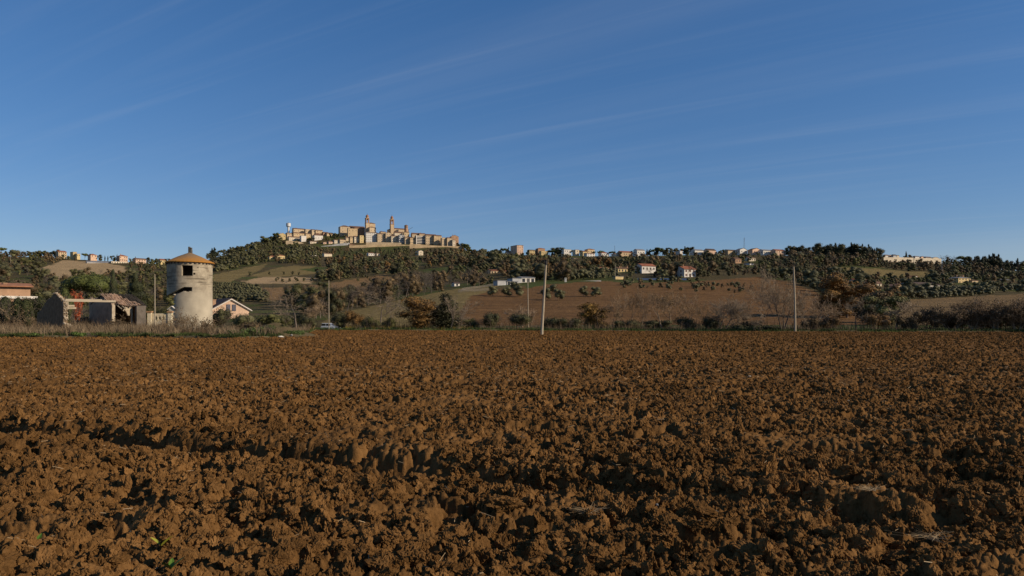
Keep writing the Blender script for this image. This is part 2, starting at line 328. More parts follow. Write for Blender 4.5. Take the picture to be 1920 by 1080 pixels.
def soilmat(name, bd, bs, ov):
    m = bpy.data.materials.new(name); m.use_nodes = True; t = m.node_tree; n = t.nodes; l = t.links; b = n['Principled BSDF']; b.inputs['Roughness'].default_value = 1; b.inputs['Specular IOR Level'].default_value = .03
    geo = n.new('ShaderNodeNewGeometry'); oi = n.new('ShaderNodeObjectInfo'); tcc = n.new('ShaderNodeTexCoord')
    def nz(sc, det, src, lo, hi, a, b_):
        q = n.new('ShaderNodeTexNoise'); q.inputs['Scale'].default_value = sc; q.inputs['Detail'].default_value = det; q.inputs['Roughness'].default_value = .65; l.new(src, q.inputs['Vector'])
        r_ = n.new('ShaderNodeMapRange'); r_.inputs[1].default_value = lo; r_.inputs[2].default_value = hi; r_.inputs[3].default_value = a; r_.inputs[4].default_value = b_; l.new(q.outputs['Fac'], r_.inputs[0]); return r_.outputs[0], q
    f1, q1 = nz(7, 8, geo.outputs['Position'], .3, .7, 0, 1); f2, _ = nz(.45, 4, geo.outputs['Position'], .3, .7, .62, 1.26); f3, _ = nz(38, 4, geo.outputs['Position'], .35, .7, .78, 1.18)
    mxx = n.new('ShaderNodeMixRGB'); mxx.inputs[1].default_value = (.110, .053, .0165, 1); mxx.inputs[2].default_value = (.198, .101, .035, 1); l.new(f1, mxx.inputs[0])
    o = mxx.outputs[0]
    r_ = n.new('ShaderNodeMapRange'); r_.inputs[3].default_value = 1 - ov; r_.inputs[4].default_value = 1 + ov; l.new(oi.outputs['Random'], r_.inputs[0])
    for f in (f2, f3, r_.outputs[0]):
        v = n.new('ShaderNodeVectorMath'); v.operation = 'SCALE'; l.new(o, v.inputs[0]); l.new(f, v.inputs['Scale']); o = v.outputs[0]
    l.new(o, b.inputs['Base Color'])
    q2 = n.new('ShaderNodeTexNoise'); q2.inputs['Scale'].default_value = bs; q2.inputs['Detail'].default_value = 6; q2.inputs['Roughness'].default_value = .7; l.new(geo.outputs['Position'], q2.inputs['Vector'])
    bp = n.new('ShaderNodeBump'); bp.inputs['Distance'].default_value = bd; l.new(q2.outputs['Fac'], bp.inputs['Height']); l.new(bp.outputs[0], b.inputs['Normal']); MATS[name] = m; return m
SOIL = soilmat('ploughed_soil', .012, 40, .0); CLODM = soilmat('soil_clod', .012, 45, .22)
build_field()
# ------------------------------------------------------------------ instancing of uncountable stuff
def scatter(name, protos, P, rot, scl, idx, kind='stuff'):
    """one object whose points carry copies of a few prototype meshes"""
    me = bpy.data.meshes.new(name); me.vertices.add(len(P)); me.vertices.foreach_set('co', np.asarray(P, np.float32).ravel())
    for nm, ty, dat in (('rot', 'FLOAT_VECTOR', rot), ('scl', 'FLOAT_VECTOR', scl), ('idx', 'INT', idx)):
        a_ = me.attributes.new(nm, ty, 'POINT'); a_.data.foreach_set('vector' if ty != 'INT' else 'value', np.asarray(dat, np.int32 if ty == 'INT' else np.float32).ravel())
    o = link(bpy.data.objects.new(name, me)); tag(o, kind=kind)
    g = bpy.data.node_groups.new(name + '_nodes', 'GeometryNodeTree')
    g.interface.new_socket('Geometry', in_out='INPUT', socket_type='NodeSocketGeometry'); g.interface.new_socket('Geometry', in_out='OUTPUT', socket_type='NodeSocketGeometry')
    gi = g.nodes.new('NodeGroupInput'); go = g.nodes.new('NodeGroupOutput'); iop = g.nodes.new('GeometryNodeInstanceOnPoints')
    g2i = g.nodes.new('GeometryNodeGeometryToInstance')
    for p in reversed(protos):
        oi = g.nodes.new('GeometryNodeObjectInfo'); oi.inputs['Object'].default_value = p; g.links.new(oi.outputs['Geometry'], g2i.inputs[0])
    def na(nm, ty):
        q = g.nodes.new('GeometryNodeInputNamedAttribute'); q.data_type = ty; q.inputs['Name'].default_value = nm; return q.outputs[0]
    mp = g.nodes.new('GeometryNodeMeshToPoints'); g.links.new(gi.outputs[0], mp.inputs[0]); g.links.new(mp.outputs[0], iop.inputs['Points'])
    g.links.new(g2i.outputs[0], iop.inputs['Instance']); iop.inputs['Pick Instance'].default_value = True
    g.links.new(na('idx', 'INT'), iop.inputs['Instance Index'])
    er = g.nodes.new('FunctionNodeEulerToRotation'); g.links.new(na('rot', 'FLOAT_VECTOR'), er.inputs[0]); g.links.new(er.outputs[0], iop.inputs['Rotation'])
    g.links.new(na('scl', 'FLOAT_VECTOR'), iop.inputs['Scale']); g.links.new(iop.outputs[0], go.inputs[0])
    md = o.modifiers.new('scatter', 'NODES'); md.node_group = g; return o
def proto(me): return bpy.data.objects.new(me.name, me)          # kept out of the scene: only lends its mesh
def clod_mesh(seed, sub=4):
    r = np.random.default_rng(seed); bm = bmesh.new(); bmesh.ops.create_icosphere(bm, subdivisions=sub, radius=1)
    V = np.array([v.co[:] for v in bm.verts]); npl = 13
    nrm = r.normal(size=(npl, 3)); nrm /= np.linalg.norm(nrm, axis=1)[:, None]; dd = r.uniform(.62, 1.05, npl)
    q = V @ nrm.T; rr = np.where(q > .05, dd / np.maximum(q, .05), 9).min(1); rr = np.minimum(rr, 1.25)
    V = V * rr[:, None]
    from mathutils import noise as mn
    for i in range(len(V)):
        p = Vector(V[i]); d = .30 * mn.noise(p * 1.7 + Vector((seed, 0, 0))) + .22 * mn.noise(p * 4 + Vector((0, seed, 0))) + .16 * mn.noise(p * 8) + .13 * mn.noise(p * 17)
        V[i] *= 1 + d
    V *= np.array([1, r.uniform(.65, .95), r.uniform(.5, .8)])
    for v, c in zip(bm.verts, V): v.co = c
    me = bpy.data.meshes.new('soil_clod'); bm.to_mesh(me); bm.free(); me.materials.append(CLODM); return me
CLODS = [clod_mesh(s) for s in range(1, 8)]
SMALL = [clod_mesh(s, 3) for s in range(11, 17)]
def wedge(n, d0, d1, umax=.79):
    D = np.sqrt(RNG.uniform(d0 * d0, d1 * d1, n)); u = RNG.uniform(-umax, umax, n); return u * D, D
def clods_in(n, d0, d1, s0, s1):
    X, Y = wedge(n, d0, d1); s = s0 + (s1 - s0) * RNG.random(n) ** 2.6
    keep = (fbm(X * .9, Y * .9, 3, 91) > .27) & (Y < edge_d(X / Y * F + 960) - 1); X, Y, s = X[keep], Y[keep], s[keep]
    return np.stack([X, Y, field_z(X, Y) - s * .08, s], 1)[~((np.abs((X * .423 + Y * .906) - 6.95) < .33) & (s > .045) & (X < 1.0))]
C = np.concatenate([clods_in(30000, 3.5, 9, .008, .075), clods_in(32000, 9, 18, .014, .078), clods_in(36000, 18, 36, .026, .085), clods_in(90000, 36, 116, .06, .135)])
def lay_clods(name, C, meshes):
    n = len(C); scatter(name, [proto(m) for m in meshes], C[:, :3], RNG.uniform(0, 6.28, (n, 3)) * np.array([.3, .3, 1]), C[:, 3:4] * RNG.uniform(.7, 1.3, (n, 3)), RNG.integers(0, len(meshes), n))
lay_clods('soil_clods', C[C[:, 1] < 11], CLODS); lay_clods('soil_clods', C[C[:, 1] >= 11], SMALL)
# ================================================================== plants: prototypes
def segs_arr(segs, n=4):
    """tapered twigs: rows of (p, q, r0, r1) -> vertices and quads"""
    A = np.array([[*s[0], *s[1], s[2], s[3]] for s in segs], float); p, q, r0, r1 = A[:, 0:3], A[:, 3:6], A[:, 6], A[:, 7]
    d = q - p; d /= np.maximum(np.linalg.norm(d, axis=1), 1e-6)[:, None]
    a = np.cross(d, np.where(np.abs(d[:, 2:3]) < .9, [[0, 0, 1]], [[1, 0, 0]])); a /= np.linalg.norm(a, axis=1)[:, None]; b = np.cross(d, a)
    V = np.zeros((len(A), 2 * n, 3))
    for k_ in range(n):
        t = 2 * math.pi * k_ / n; e = a * math.cos(t) + b * math.sin(t)
        V[:, k_] = p + e * r0[:, None]; V[:, k_ + n] = q + e * r1[:, None]
    base = (np.arange(len(A)) * 2 * n)[:, None]
    Q = np.concatenate([base + np.array([[k_, (k_ + 1) % n, (k_ + 1) % n + n, k_ + n]]) for k_ in range(n)])
    return V.reshape(-1, 3), Q
def leaves_arr(P, size, r, out=None, elong=1.0):
    n = len(P); a = r.normal(size=(n, 3))
    if out is not None: a = a + out * 1.3
    a /= np.linalg.norm(a, axis=1)[:, None]; t = np.cross(a, r.normal(size=(n, 3))); t /= np.linalg.norm(t, axis=1)[:, None]; b = np.cross(a, t)
    s = (np.asarray(size) * r.uniform(.6, 1.4, n))[:, None]
    V = np.stack([P - t * s * elong, P + b * s * .7, P + t * s * elong, P - b * s * .7], 1).reshape(-1, 3)
    return V, np.arange(4 * n).reshape(-1, 4)
def grow(seed, height, spread=.55, trunk=.35, levels=4, kids=(4, 5, 5, 5), r0=.13, up=.35, twig=.012, stems=1, wig=.12):
    """branching skeleton; returns wood segments and twig ends"""
    r = random.Random(seed); segs = []; tips = []
    def rec(p, d, ln, rad, lv):
        ns = 3 if lv < levels else 2; q = p
        for i in range(ns):
            d = (d + Vector((r.gauss(0, wig), r.gauss(0, wig), r.gauss(0, wig) + up * .12))).normalized(); q2 = q + d * ln / ns
            ra = max(rad * (1 - .5 * i / ns), twig); rb = max(rad * (1 - .5 * (i + 1) / ns), twig * .8)
            segs.append((q[:], q2[:], ra, rb)); q = q2
            if lv < levels and i >= (1 if lv == 0 else 0):
                for _ in range(max(1, round(kids[lv] / ns + r.uniform(-.4, .4)))):
                    ax = d.orthogonal().normalized(); ax.rotate(Matrix.Rotation(r.uniform(0, 6.283), 3, d))
                    nd = (d * (1 - spread) + ax * spread * r.uniform(.7, 1.4) + Vector((0, 0, up * .3))).normalized()
                    rec(q, nd, ln * r.uniform(.5, .78), rb * .62, lv + 1)
        tips.append((q, d, lv))
    for s_ in range(stems):
        a = r.uniform(0, 6.28); o = r.uniform(0, .25) if stems > 1 else 0
        d = Vector((math.cos(a) * (.45 if stems > 1 else .05), math.sin(a) * (.45 if stems > 1 else .05), 1)).normalized()
        rec(Vector((o * math.cos(a), o * math.sin(a), -.15)), d, height * (trunk if stems == 1 else trunk * r.uniform(.8, 1.3)), r0 * (1 if stems == 1 else .55), 0)
    zmax = max(s[1][2] for s in segs); k_ = height / zmax
    segs = [(tuple(c * k_ for c in a), tuple(c * k_ for c in b), ra, rb) for a, b, ra, rb in segs]
    return segs, [(p * k_, d) for p, d, lv in tips if lv >= 1]
BARK = mat('bark', (.13, .10, .075), .35, 6, .95, island=.15); GREYTWIG = mat('grey_twigs', (.215, .160, .105), .3, 2, .95, island=.3, objvar=.2)
BROWNTWIG = mat('brown_twigs', (.24, .165, .10), .3, 2, .95, island=.3, objvar=.2)
LM = {
 'olive': leafmat('olive_leaves', (.058, .054, .022), (.115, .103, .044)),
 'dark': leafmat('evergreen_leaves', (.036, .034, .012), (.080, .072, .026)),
 'mid': leafmat('green_leaves', (.056, .054, .016), (.108, .098, .030)),
 'brown': leafmat('russet_leaves', (.082, .054, .024), (.138, .090, .038)),
 'gold': leafmat('golden_leaves', (.13, .070, .016), (.22, .125, .026)),
 'rust': leafmat('rust_leaves', (.22, .045, .015), (.36, .085, .03)),
 'orange': leafmat('orange_brown_leaves', (.115, .062, .018), (.19, .098, .024)),
 'cypress': leafmat('cypress_leaves', (.020, .024, .007), (.050, .052, .014)),
 'pine': leafmat('pine_needles', (.036, .044, .010), (.088, .094, .020)),
 'darkpine': leafmat('dark_pine_needles', (.014, .018, .009), (.030, .035, .015)),
 'greybare': mat('far_twigs', (.095, .073, .052), .3, .6, .95, island=.35, objvar=.25),
 'weed': leafmat('weed_leaves', (.055, .085, .015), (.11, .15, .035)),
}
def crown_pts(r, n, lobes, shell=.55):
    """points spread through overlapping lobes: rows (cx, cy, cz, rx, ry, rz)"""
    Lb = np.array(lobes, float); w = Lb[:, 3] * Lb[:, 4] * Lb[:, 5]; i = r.choice(len(Lb), n, p=w / w.sum())
    d = r.normal(size=(n, 3)); d /= np.linalg.norm(d, axis=1)[:, None]; rad = shell + (1.06 - shell) * r.random(n) ** .6
    return Lb[i, :3] + d * Lb[i, 3:6] * rad[:, None], d
def blob_core(lobes, r, k=.72, sub=1):
    Vs = []; Ts = []; b = 0
    for lo in lobes:
        bm = bmesh.new(); bmesh.ops.create_icosphere(bm, subdivisions=sub, radius=1)
        v = np.array([x.co[:] for x in bm.verts]); v *= (k * r.uniform(.9, 1.1, len(v)))[:, None]
        Vs.append(v * np.array(lo[3:6]) + np.array(lo[:3])); Ts.append(np.array([[x.index for x in f.verts] for f in bm.faces]) + b); b += len(v); bm.free()
    return np.concatenate(Vs), np.concatenate(Ts)
def lobes_for(kind, r, h):
    """crown lobes for a tree of height h"""
    out_ = []
    if kind in ('cypress',):
        for i in range(6): z = h * (.12 + .8 * i / 5); w = h * .105 * math.sin(math.pi * (.22 + .70 * i / 5)) ** .8; out_.append((r.normal() * .03 * h * .3, r.normal() * .03 * h * .3, z, w, w, h * .13))
    elif kind in ('pine',):
        for i in range(7): a = i * 2.4; q = h * (.06 + .26 * math.sqrt(i / 7)); out_.append((q * math.cos(a), q * math.sin(a), h * (.80 + .05 * r.normal()) - q * .12, h * .24, h * .24, h * .15))
        out_.append((0, 0, h * .76, h * .3, h * .3, h * .16))
    elif kind in ('darkpine', 'conifer'):
        for i in range(6): t = i / 5; w = h * (.25 * (1 - t) + .07); out_.append((r.normal() * .05 * h, r.normal() * .05 * h, h * (.25 + .68 * t), w, w, h * .14))
    elif kind == 'olive':
        for i in range(9): a = r.uniform(0, 6.28); q = h * .30 * math.sqrt(r.random()); out_.append((q * math.cos(a), q * math.sin(a), h * (.26 + .50 * i / 8), h * r.uniform(.24, .34), h * r.uniform(.24, .34), h * r.uniform(.18, .25)))
    else:
        for i in range(12): a = r.uniform(0, 6.28); q = h * .30 * math.sqrt(r.random()); out_.append((q * math.cos(a), q * math.sin(a), h * (.14 + .68 * i / 11) , h * r.uniform(.10, .26), h * r.uniform(.10, .26), h * r.uniform(.10, .19)))
    return out_
def far_tree(kind, seed, h=8.0, nl=380, ls=.028, core=.80):
    """small-in-view tree: trunk, limbs, crown in one mesh with two materials"""
    r = np.random.default_rng(seed); lm = LM['darkpine' if kind == 'conifer' else kind]
    segs = [((0, 0, -.5), (.1, 0, h * .35), h * .022, h * .016), ((.1, 0, h * .35), (0, .1, h * .75), h * .016, h * .006)]
    if kind == 'greybare':
        sg, tips = grow(seed, h, .55, .3, 3, (4, 4, 4), .14, .4, .03); V1, Q1 = segs_arr(sg, 3)
        P = np.array([t[0][:] for t in tips]); P = np.repeat(P, 2, 0) + r.normal(size=(len(P) * 2, 3)) * .25
        V2, Q2 = leaves_arr(P, .05, r, elong=8); n1 = len(Q1)
        return mesh_np('bare_tree', np.concatenate([V1, V2]), np.concatenate([Q1, Q2 + len(V1)]), mats=(BARK, lm), mi=[0] * n1 + [1] * len(Q2))
    for i in range(4):
        a = r.uniform(0, 6.28); segs.append(((.05, 0, h * .33), (h * .2 * math.cos(a), h * .2 * math.sin(a), h * .6), h * .011, h * .005))
    V1, Q1 = segs_arr(segs, 5); lo = lobes_for(kind, r, h); V2, T2 = blob_core(lo, r, core)
    P, d = crown_pts(r, nl, lo, .6); V3, Q3 = leaves_arr(P, h * ls, r, d)
    nb = len(V1); nc = nb + len(V2)
    return mesh_np(kind, np.concatenate([V1, V2, V3]), np.concatenate([Q1, Q3 + nc]), T2 + nb, mats=(BARK, lm), mi=[0] * len(Q1) + [1] * (len(Q3) + len(T2)))
def near_leafy(kind, seed, h, nleaf=4500, ls=.10, leafy=None, woody=True, lobes=None, core=.66):
    """near plant as (wood mesh, leaf mesh)"""
    r = np.random.default_rng(seed); lo = lobes or lobes_for(kind, r, h)
    sg, tips = grow(seed, h * .92, .5, .3, 3, (4, 4, 4), h * .02, .3, .012, 1 if kind not in ('bush', 'weed') else 5)
    V1, Q1 = segs_arr(sg, 4); wood = mesh_np('trunk', V1, Q1, mats=(BARK,))
    P, d = crown_pts(r, nleaf, lo, .45); V3, Q3 = leaves_arr(P, ls, r, d); lm = LM[leafy or ('darkpine' if kind == 'conifer' else kind)]
    if core: V2, T2 = blob_core(lo, r, core, 2); cr = mesh_np('crown', np.concatenate([V2, V3]), Q3 + len(V2), T2, mats=(lm,))
    else: cr = mesh_np('crown', V3, Q3, mats=(lm,))
    return wood, cr
def near_bare(seed, h, spread=.55, levels=4, kids=(4, 5, 5, 5), leafy=None, nleaf=0, stems=1, r0=.12, twm=None, up=.35, trunk=.32, twig=.016):
    sg, tips = grow(seed, h, spread, trunk, levels, kids, r0, up, twig, stems); r = np.random.default_rng(seed)
    lim = min(.028, sorted(s[2] for s in sg)[int(len(sg) * .93)]); big = [s for s in sg if s[2] > lim]; fine = [s for s in sg if s[2] <= lim]
    wood = mesh_np('trunk', *segs_arr(big, 6), mats=(BARK if twm is None else twm,))
    V, Q = segs_arr(fine, 3); mats = [twm or GREYTWIG]; mi = [0] * len(Q)
    if leafy:
        P = np.array([t[0][:] for t in tips]); P = P[r.integers(0, len(P), nleaf)] + r.normal(size=(nleaf, 3)) * .13
        V3, Q3 = leaves_arr(P, .055, r); Q = np.concatenate([Q, Q3 + len(V)]); V = np.concatenate([V, V3]); mats.append(LM[leafy]); mi += [1] * len(Q3)
    return wood, mesh_np('twigs', V, Q, mats=mats, mi=mi)
def plant(name, meshes, loc, rz, s, label, cat, group=None, parts=('trunk', 'crown')):
    e = empty(name, loc, rz); e.scale = (s, s, s) if not isinstance(s, tuple) else s; tag(e, label, cat, group)
    for nm, me in zip(parts, meshes): link(bpy.data.objects.new(nm, me), e)
    return e
# ================================================================== buildings
WINM = {c: MB().box(-.5, .5, -.5, .5, -.5, .5).mesh('window', m) for c, m in (
  ('dark', mat('window_glass', (.018, .019, .022), .2, 2, .25, spec=.5)), ('red', mat('red_shutters', (.10, .03, .02), .2, 5, .6)), ('brown', mat('brown_shutters', (.05, .035, .025), .2, 5, .6)))}
WALLC = {'stone': (.52, .385, .235), 'ochre': (.54, .385, .215), 'cream': (.60, .49, .34), 'white': (.64, .575, .48), 'pink': (.60, .395, .26), 'brick': (.38, .225, .13), 'grey': (.42, .40, .37), 'yellow': (.58, .425, .20), 'tan': (.50, .36, .21)}
ROOFC = {'brown': (.155, .085, .052), 'red': (.26, .095, .05), 'dark': (.085, .055, .042), 'grey': (.20, .195, .20), 'terra': (.30, .135, .07)}
def wm(c): return mat('wall_' + c, WALLC[c], .16, .35, .92, bump=.05, bscale=2)
def rm(c): return mat('roof_' + c, ROOFC[c], .25, .6, .9, bump=.06, bscale=3)
KEEP = []                                                    # photo boxes that trees in front should leave mostly open
def house(name, px0, px1, pytop, pyeave, pybase, label, cat='house', wall='cream', roof='brown', kind='gable', axis='x', depth=9, rel=24, D=None, win=None, wkind='dark', group=None, chim=0, wsz=None, over=.4, door=False):
    p = hit(px0, pybase) if D is None else at(px0, D); D = p.y
    u0 = (px0 - 960) / F; u1 = (px1 - 960) / F; r = max(-math.atan((u0 + u1) / 2) + R(rel), R(25))
    w = (u1 - u0) * D / max(math.cos(r) - u1 * math.sin(r), .3)
    zt = zrow(pytop, D); ze = zrow(pyeave, D)
    cs = [(a * math.cos(r) - b * math.sin(r), a * math.sin(r) + b * math.cos(r)) for a, b in ((0, 0), (w, 0), (w, depth), (0, depth))]
    zg = min(float(gz(p.x + a, p.y + b)) for a, b in cs) - .5; zb = min(zrow(pybase, D), ze - 2)
    e = empty(name, (p.x, p.y, zg), r); tag(e, label, cat, group); H = ze - zg; T = zt - zg
    KEEP.append((px0, px1, pytop, pytop + (pybase - pytop) * (.6 if group == 'houses along the ridge' else 1), D)); WM = wm(wall); RM = rm(roof); m = MB(); rf = MB(); t = .22
    if kind == 'flat':
        m.box(0, w, 0, depth, 0, T - .25).build('wall', WM, e); rf.box(-.2, w + .2, -.2, depth + .2, T - .248, T).build('roof', RM, e)
    elif kind == 'hip':
        m.box(0, w, 0, depth, 0, H).build('wall', WM, e); i = min(w, depth) / 2
        rid = [(i, depth / 2, T), (w - i, depth / 2, T)] if w >= depth else [(w / 2, i, T), (w / 2, depth - i, T)]
        b4 = [(-over, -over, H), (w + over, -over, H), (w + over, depth + over, H), (-over, depth + over, H)]
        b5 = [(x, y, z + .15) for x, y, z in b4]
        if w >= depth: fs = [(4, 5, 9, 8), (5, 6, 9), (6, 7, 8, 9), (7, 4, 8)]
        else: fs = [(4, 5, 8), (5, 6, 9, 8), (6, 7, 9), (7, 4, 8, 9)]
        rf.add(b4 + b5 + rid, fs + [(0, 3, 2, 1)] + [(k_, (k_ + 1) % 4, (k_ + 1) % 4 + 4, k_ + 4) for k_ in range(4)]).build('roof', RM, e)
    elif axis == 'x':                                       # ridge runs along the front
        m2 = MB(); m2.prism([(0, 0), (depth, 0), (depth, H), (depth / 2, T - t), (0, H)], 0, w)
        m2.V = [(y, x, z) for x, y, z in m2.V]; m2.build('wall', WM, e); sl_ = (T - H) / (depth / 2)
        a = [(-over, H - sl_ * over + t * .2), (depth / 2, T + t * .2), (depth + over, H - sl_ * over + t * .2), (depth + over, H - sl_ * over + t * 1.2), (depth / 2, T + t * 1.2), (-over, H - sl_ * over + t * 1.2)]
        rf.prism(a, -over * .6, w + over * .6); rf.V = [(y, x, z) for x, y, z in rf.V]; rf.build('roof', RM, e)
    else:                                                    # gable towards the front
        m.prism([(0, 0), (w, 0), (w, H), (w / 2, T - t), (0, H)], 0, depth).build('wall', WM, e); sl_ = (T - H) / (w / 2)
        a = [(-over, H - sl_ * over + t * .2), (w / 2, T + t * .2), (w + over, H - sl_ * over + t * .2), (w + over, H - sl_ * over + t * 1.2), (w / 2, T + t * 1.2), (-over, H - sl_ * over + t * 1.2)]
        rf.prism(a, -over * .6, depth + over * .6).build('roof', RM, e)
    if win:
        rows, ncol = win; zv = max(zb - zg, 0); hh = (H - zv) / rows; ww, wh = wsz or (min(1.15, w / ncol * .42), min(1.6, hh * .5))
        for i in range(rows):
            for j in range(ncol):
                if random.random() < .08 and rows * ncol > 4: continue
                o = link(bpy.data.objects.new('window', WINM[wkind]), e)
                o.location = (w * (j + .5) / ncol + random.uniform(-.1, .1), 0, zv + hh * (i + .55)); o.scale = (ww, .12, wh)
        for i in range(rows):                                # a couple on the left end wall
            for y in ((depth * .3, depth * .7) if depth > 8 else (depth * .5,)):
                o = link(bpy.data.objects.new('window', WINM[wkind]), e); o.location = (0, y, zv + hh * (i + .55)); o.scale = (.12, ww, wh)
    if door: MB().box(w * .45, w * .45 + 1.2, -.08, .05, zb - zg, zb - zg + 2.2).build('door', mat('door_wood', (.06, .035, .02), .3, 3), e)
    for i in range(chim):
        x = w * (.25 + .5 * i); MB().box(x, x + .8, depth * .4, depth * .4 + .8, H, T + 1.1).box(x - .1, x + .9, depth * .4 - .1, depth * .4 + .9, T + 1.1, T + 1.25).build('chimney', wm('brick'), e)
    return e
def wall_run(name, pts, D, label, wall='stone', thick=1.2, cat='wall', vis=6.):
    """free-standing or retaining wall along photo points (column, top row); foot follows the land"""
    m = MB(); n = len(pts); vs = []
    Ds = D if isinstance(D, (list, tuple)) else [D] * n; zb = []
    P = [at(px, d) for (px, py), d in zip(pts, Ds)]
    o = P[0]
    for (px, py), d, p in zip(pts, Ds, P):
        zt = zrow(py, d); z0 = min(p.z, zt - .5) - .6
        for y, z in ((0, z0), (thick, z0), (thick, zt), (0, zt)): vs.append((p.x - o.x, p.y - o.y + y, z - o.z))
    for i in range(n - 1): KEEP.append((pts[i][0], pts[i + 1][0], min(pts[i][1], pts[i + 1][1]), min(HOR - (P[i].z - EYE) * F / Ds[i], min(pts[i][1], pts[i + 1][1]) + vis), Ds[i]))
    fs = [(0, 1, 2, 3), tuple(4 * (n - 1) + k_ for k_ in (3, 2, 1, 0))]
    for i in range(n - 1):
        for k_ in range(4): fs.append((4 * i + k_, 4 * i + (k_ + 1) % 4, 4 * i + 4 + (k_ + 1) % 4, 4 * i + 4 + k_))
    ob = m.add(vs, fs).build(name, wm(wall) if name != 'rampart' else mat('rampart_' + wall, tuple(c * .62 for c in WALLC[wall]), col2=tuple(c * 1.02 for c in WALLC[wall]), scale=.16, rough=.95, bump=.3, bscale=.9)); ob.location = o; tag(ob, label, cat); return ob
# ---- the hill town
G = 'houses of the hill town'
def town(*a, **k_):
    k_.setdefault('chim', 1 if random.random() < .45 and k_.get('kind', 'gable') == 'gable' else 0); k_.setdefault('group', G); k_.setdefault('wall', 'stone'); k_.setdefault('rel', 20); return house('town_house', *a, **k_)
town(550.6, 573, 427, 429, 436.5, 'long top-row town house with brown roof right of the water tower', win=(1, 6), D=1530, depth=10)
town(573, 585, 429.5, 430.5, 436.5, 'low flat-topped house joined right of the long top-row town house', kind='flat', win=(1, 3), D=1530)
town(585, 592, 429.6, 431, 437, 'narrow town house with one dark window, third along the top row', win=(1, 1), D=1530)
town(592, 605, 430.4, 431.8, 437, 'last house on the right of the upper left row of the town', wall='tan', win=(1, 2), D=1532)
town(606, 616, 434.5, 436.2, 441, 'low brown-roofed house alone between the left row and the palace', wall='brick', D=1530)
town(613, 625, 435.6, 437.5, 441, 'low house beside dark trees left of the palace', wall='tan', D=1528)
town(523, 536.7, 436.5, 439.5, 447, 'yellow gable-fronted hall at the left end of the town', wall='yellow', axis='y', win=(1, 2), D=1490, depth=14, rel=10)
town(538.2, 550.5, 436, 437.2, 445.5, 'pale square town house below the water tower', win=(2, 4), D=1495)
town(550.6, 573.4, 435, 436.8, 447, 'orange-tinted long town house in the second left row', wall='ochre', win=(2, 5), D=1500)
town(573.4, 582.3, 437, 438.3, 448, 'narrow ochre house closing the second left row', wall='ochre', win=(2, 2), D=1498)
town(541.7, 564.5, 442.5, 444.4, 452, 'cream house with long brown roof just above the left rampart', wall='cream', win=(1, 5), D=1470)
town(565, 574.4, 441.5, 441.8, 453, 'blank pale block without windows above the left rampart', wall='white', kind='flat', roof='grey', D=1468)
town(589.7, 605.5, 436, 441, 451.5, 'white house under a big brown hipped roof with a porch', wall='white', kind='hip', win=(1, 3), D=1482, depth=13)
town(581.8, 596, 451.2, 452.6, 459, 'small cream house right of the left rampart end', wall='cream', win=(1, 3), D=1455)
town(606.5, 616, 452.5, 454, 460, 'low pinkish house at the left of the terrace row', wall='pink', win=(1, 2), D=1456, kind='hip')
town(616.5, 626, 451.4, 453, 459, 'second low pinkish house of the terrace row', wall='pink', win=(1, 2), D=1458)
town(627, 637, 448.5, 450.2, 457, 'terrace house with brown roof and two windows above grey rampart', wall='cream', win=(1, 2), D=1462)
town(637.5, 648.6, 447.6, 449.4, 457, 'terrace house right above the middle of the grey rampart', win=(1, 3), D=1464)
town(648.6, 656, 443.6, 445.4, 455, 'stone house below the left corner of the palace', win=(2, 2), D=1470)
town(656.4, 664, 442.8, 444.6, 455, 'ochre stone house below the palace wing', wall='ochre', win=(2, 2), D=1472)
town(664.4, 674, 442, 444, 455, 'cream house with three dark openings below the palace', wall='cream', win=(2, 3), D=1474)
town(674.8, 682, 441, 441.6, 455.5, 'tall narrow yellow house left of the white apartment block', wall='yellow', kind='flat', win=(3, 1), D=1474)
town(655, 672, 457, 458.2, 462, 'low shed roof on the rampart below the stone houses', wall='brick', D=1452)
house('palace', 638, 656.5, 421.2, 424.6, 443, 'tall square palace block with hipped roof at left of the church', 'palace', 'stone', 'brown', 'hip', win=(3, 2), D=1530, depth=16, rel=14)
house('palace_wing', 652.6, 670.4, 427.8, 428.4, 442, 'lower stone wing in front of the dark church nave', 'palace', 'ochre', 'brown', 'flat', win=(2, 3), D=1518, depth=8, rel=14)
house('church_nave', 657, 684, 422.8, 426.4, 440, 'long church nave with brown roof left of the first bell tower', 'church', 'brick', 'brown', 'gable', D=1545, depth=16, rel=-8)
house('church_transept', 690.5, 703.8, 416, 418.8, 437, 'high gabled church body right of the first bell tower', 'church', 'stone', 'brown', 'hip', D=1540, depth=14, rel=16)
house('church_apse', 693, 705, 424, 426.2, 438, 'lower apse block in front of the high church body', 'church', 'stone', 'brown', 'hip', win=(1, 2), D=1525, depth=10, rel=26)
town(686.4, 707.7, 434.6, 435.8, 455, 'white five-storey apartment block above the middle rampart', wall='white', win=(5, 6), D=1478, rel=6)
town(708, 723, 436.6, 438.2, 455, 'plain tall stone house right of the white apartment block', win=(4, 3), D=1480, rel=10)
town(723.3, 733.8, 435.4, 437.2, 455, 'tall house with a gable below the second bell tower', axis='y', win=(4, 2), D=1482, rel=8)
town(714, 724, 433.4, 435, 445, 'attic-storey house peeping above the roofs between two bell towers', win=(1, 2), D=1510)
town(734, 748, 441, 442.6, 455, 'cream three-storey house with regular windows under the second church', wall='cream', win=(3, 4), D=1478)
town(748.3, 759, 440.4, 441, 457, 'dark scaffolded building with grid of floors', wall='grey', roof='grey', kind='flat', win=(4, 4), D=1476, wsz=(1.7, 2.2), rel=8)
town(759.3, 769, 443.4, 445, 457, 'stone house right of the scaffolded building', win=(3, 3), D=1474)
town(769.3, 779, 444.6, 446, 458, 'ochre low house left of the banded gallery building', wall='ochre', win=(2, 3), D=1472)
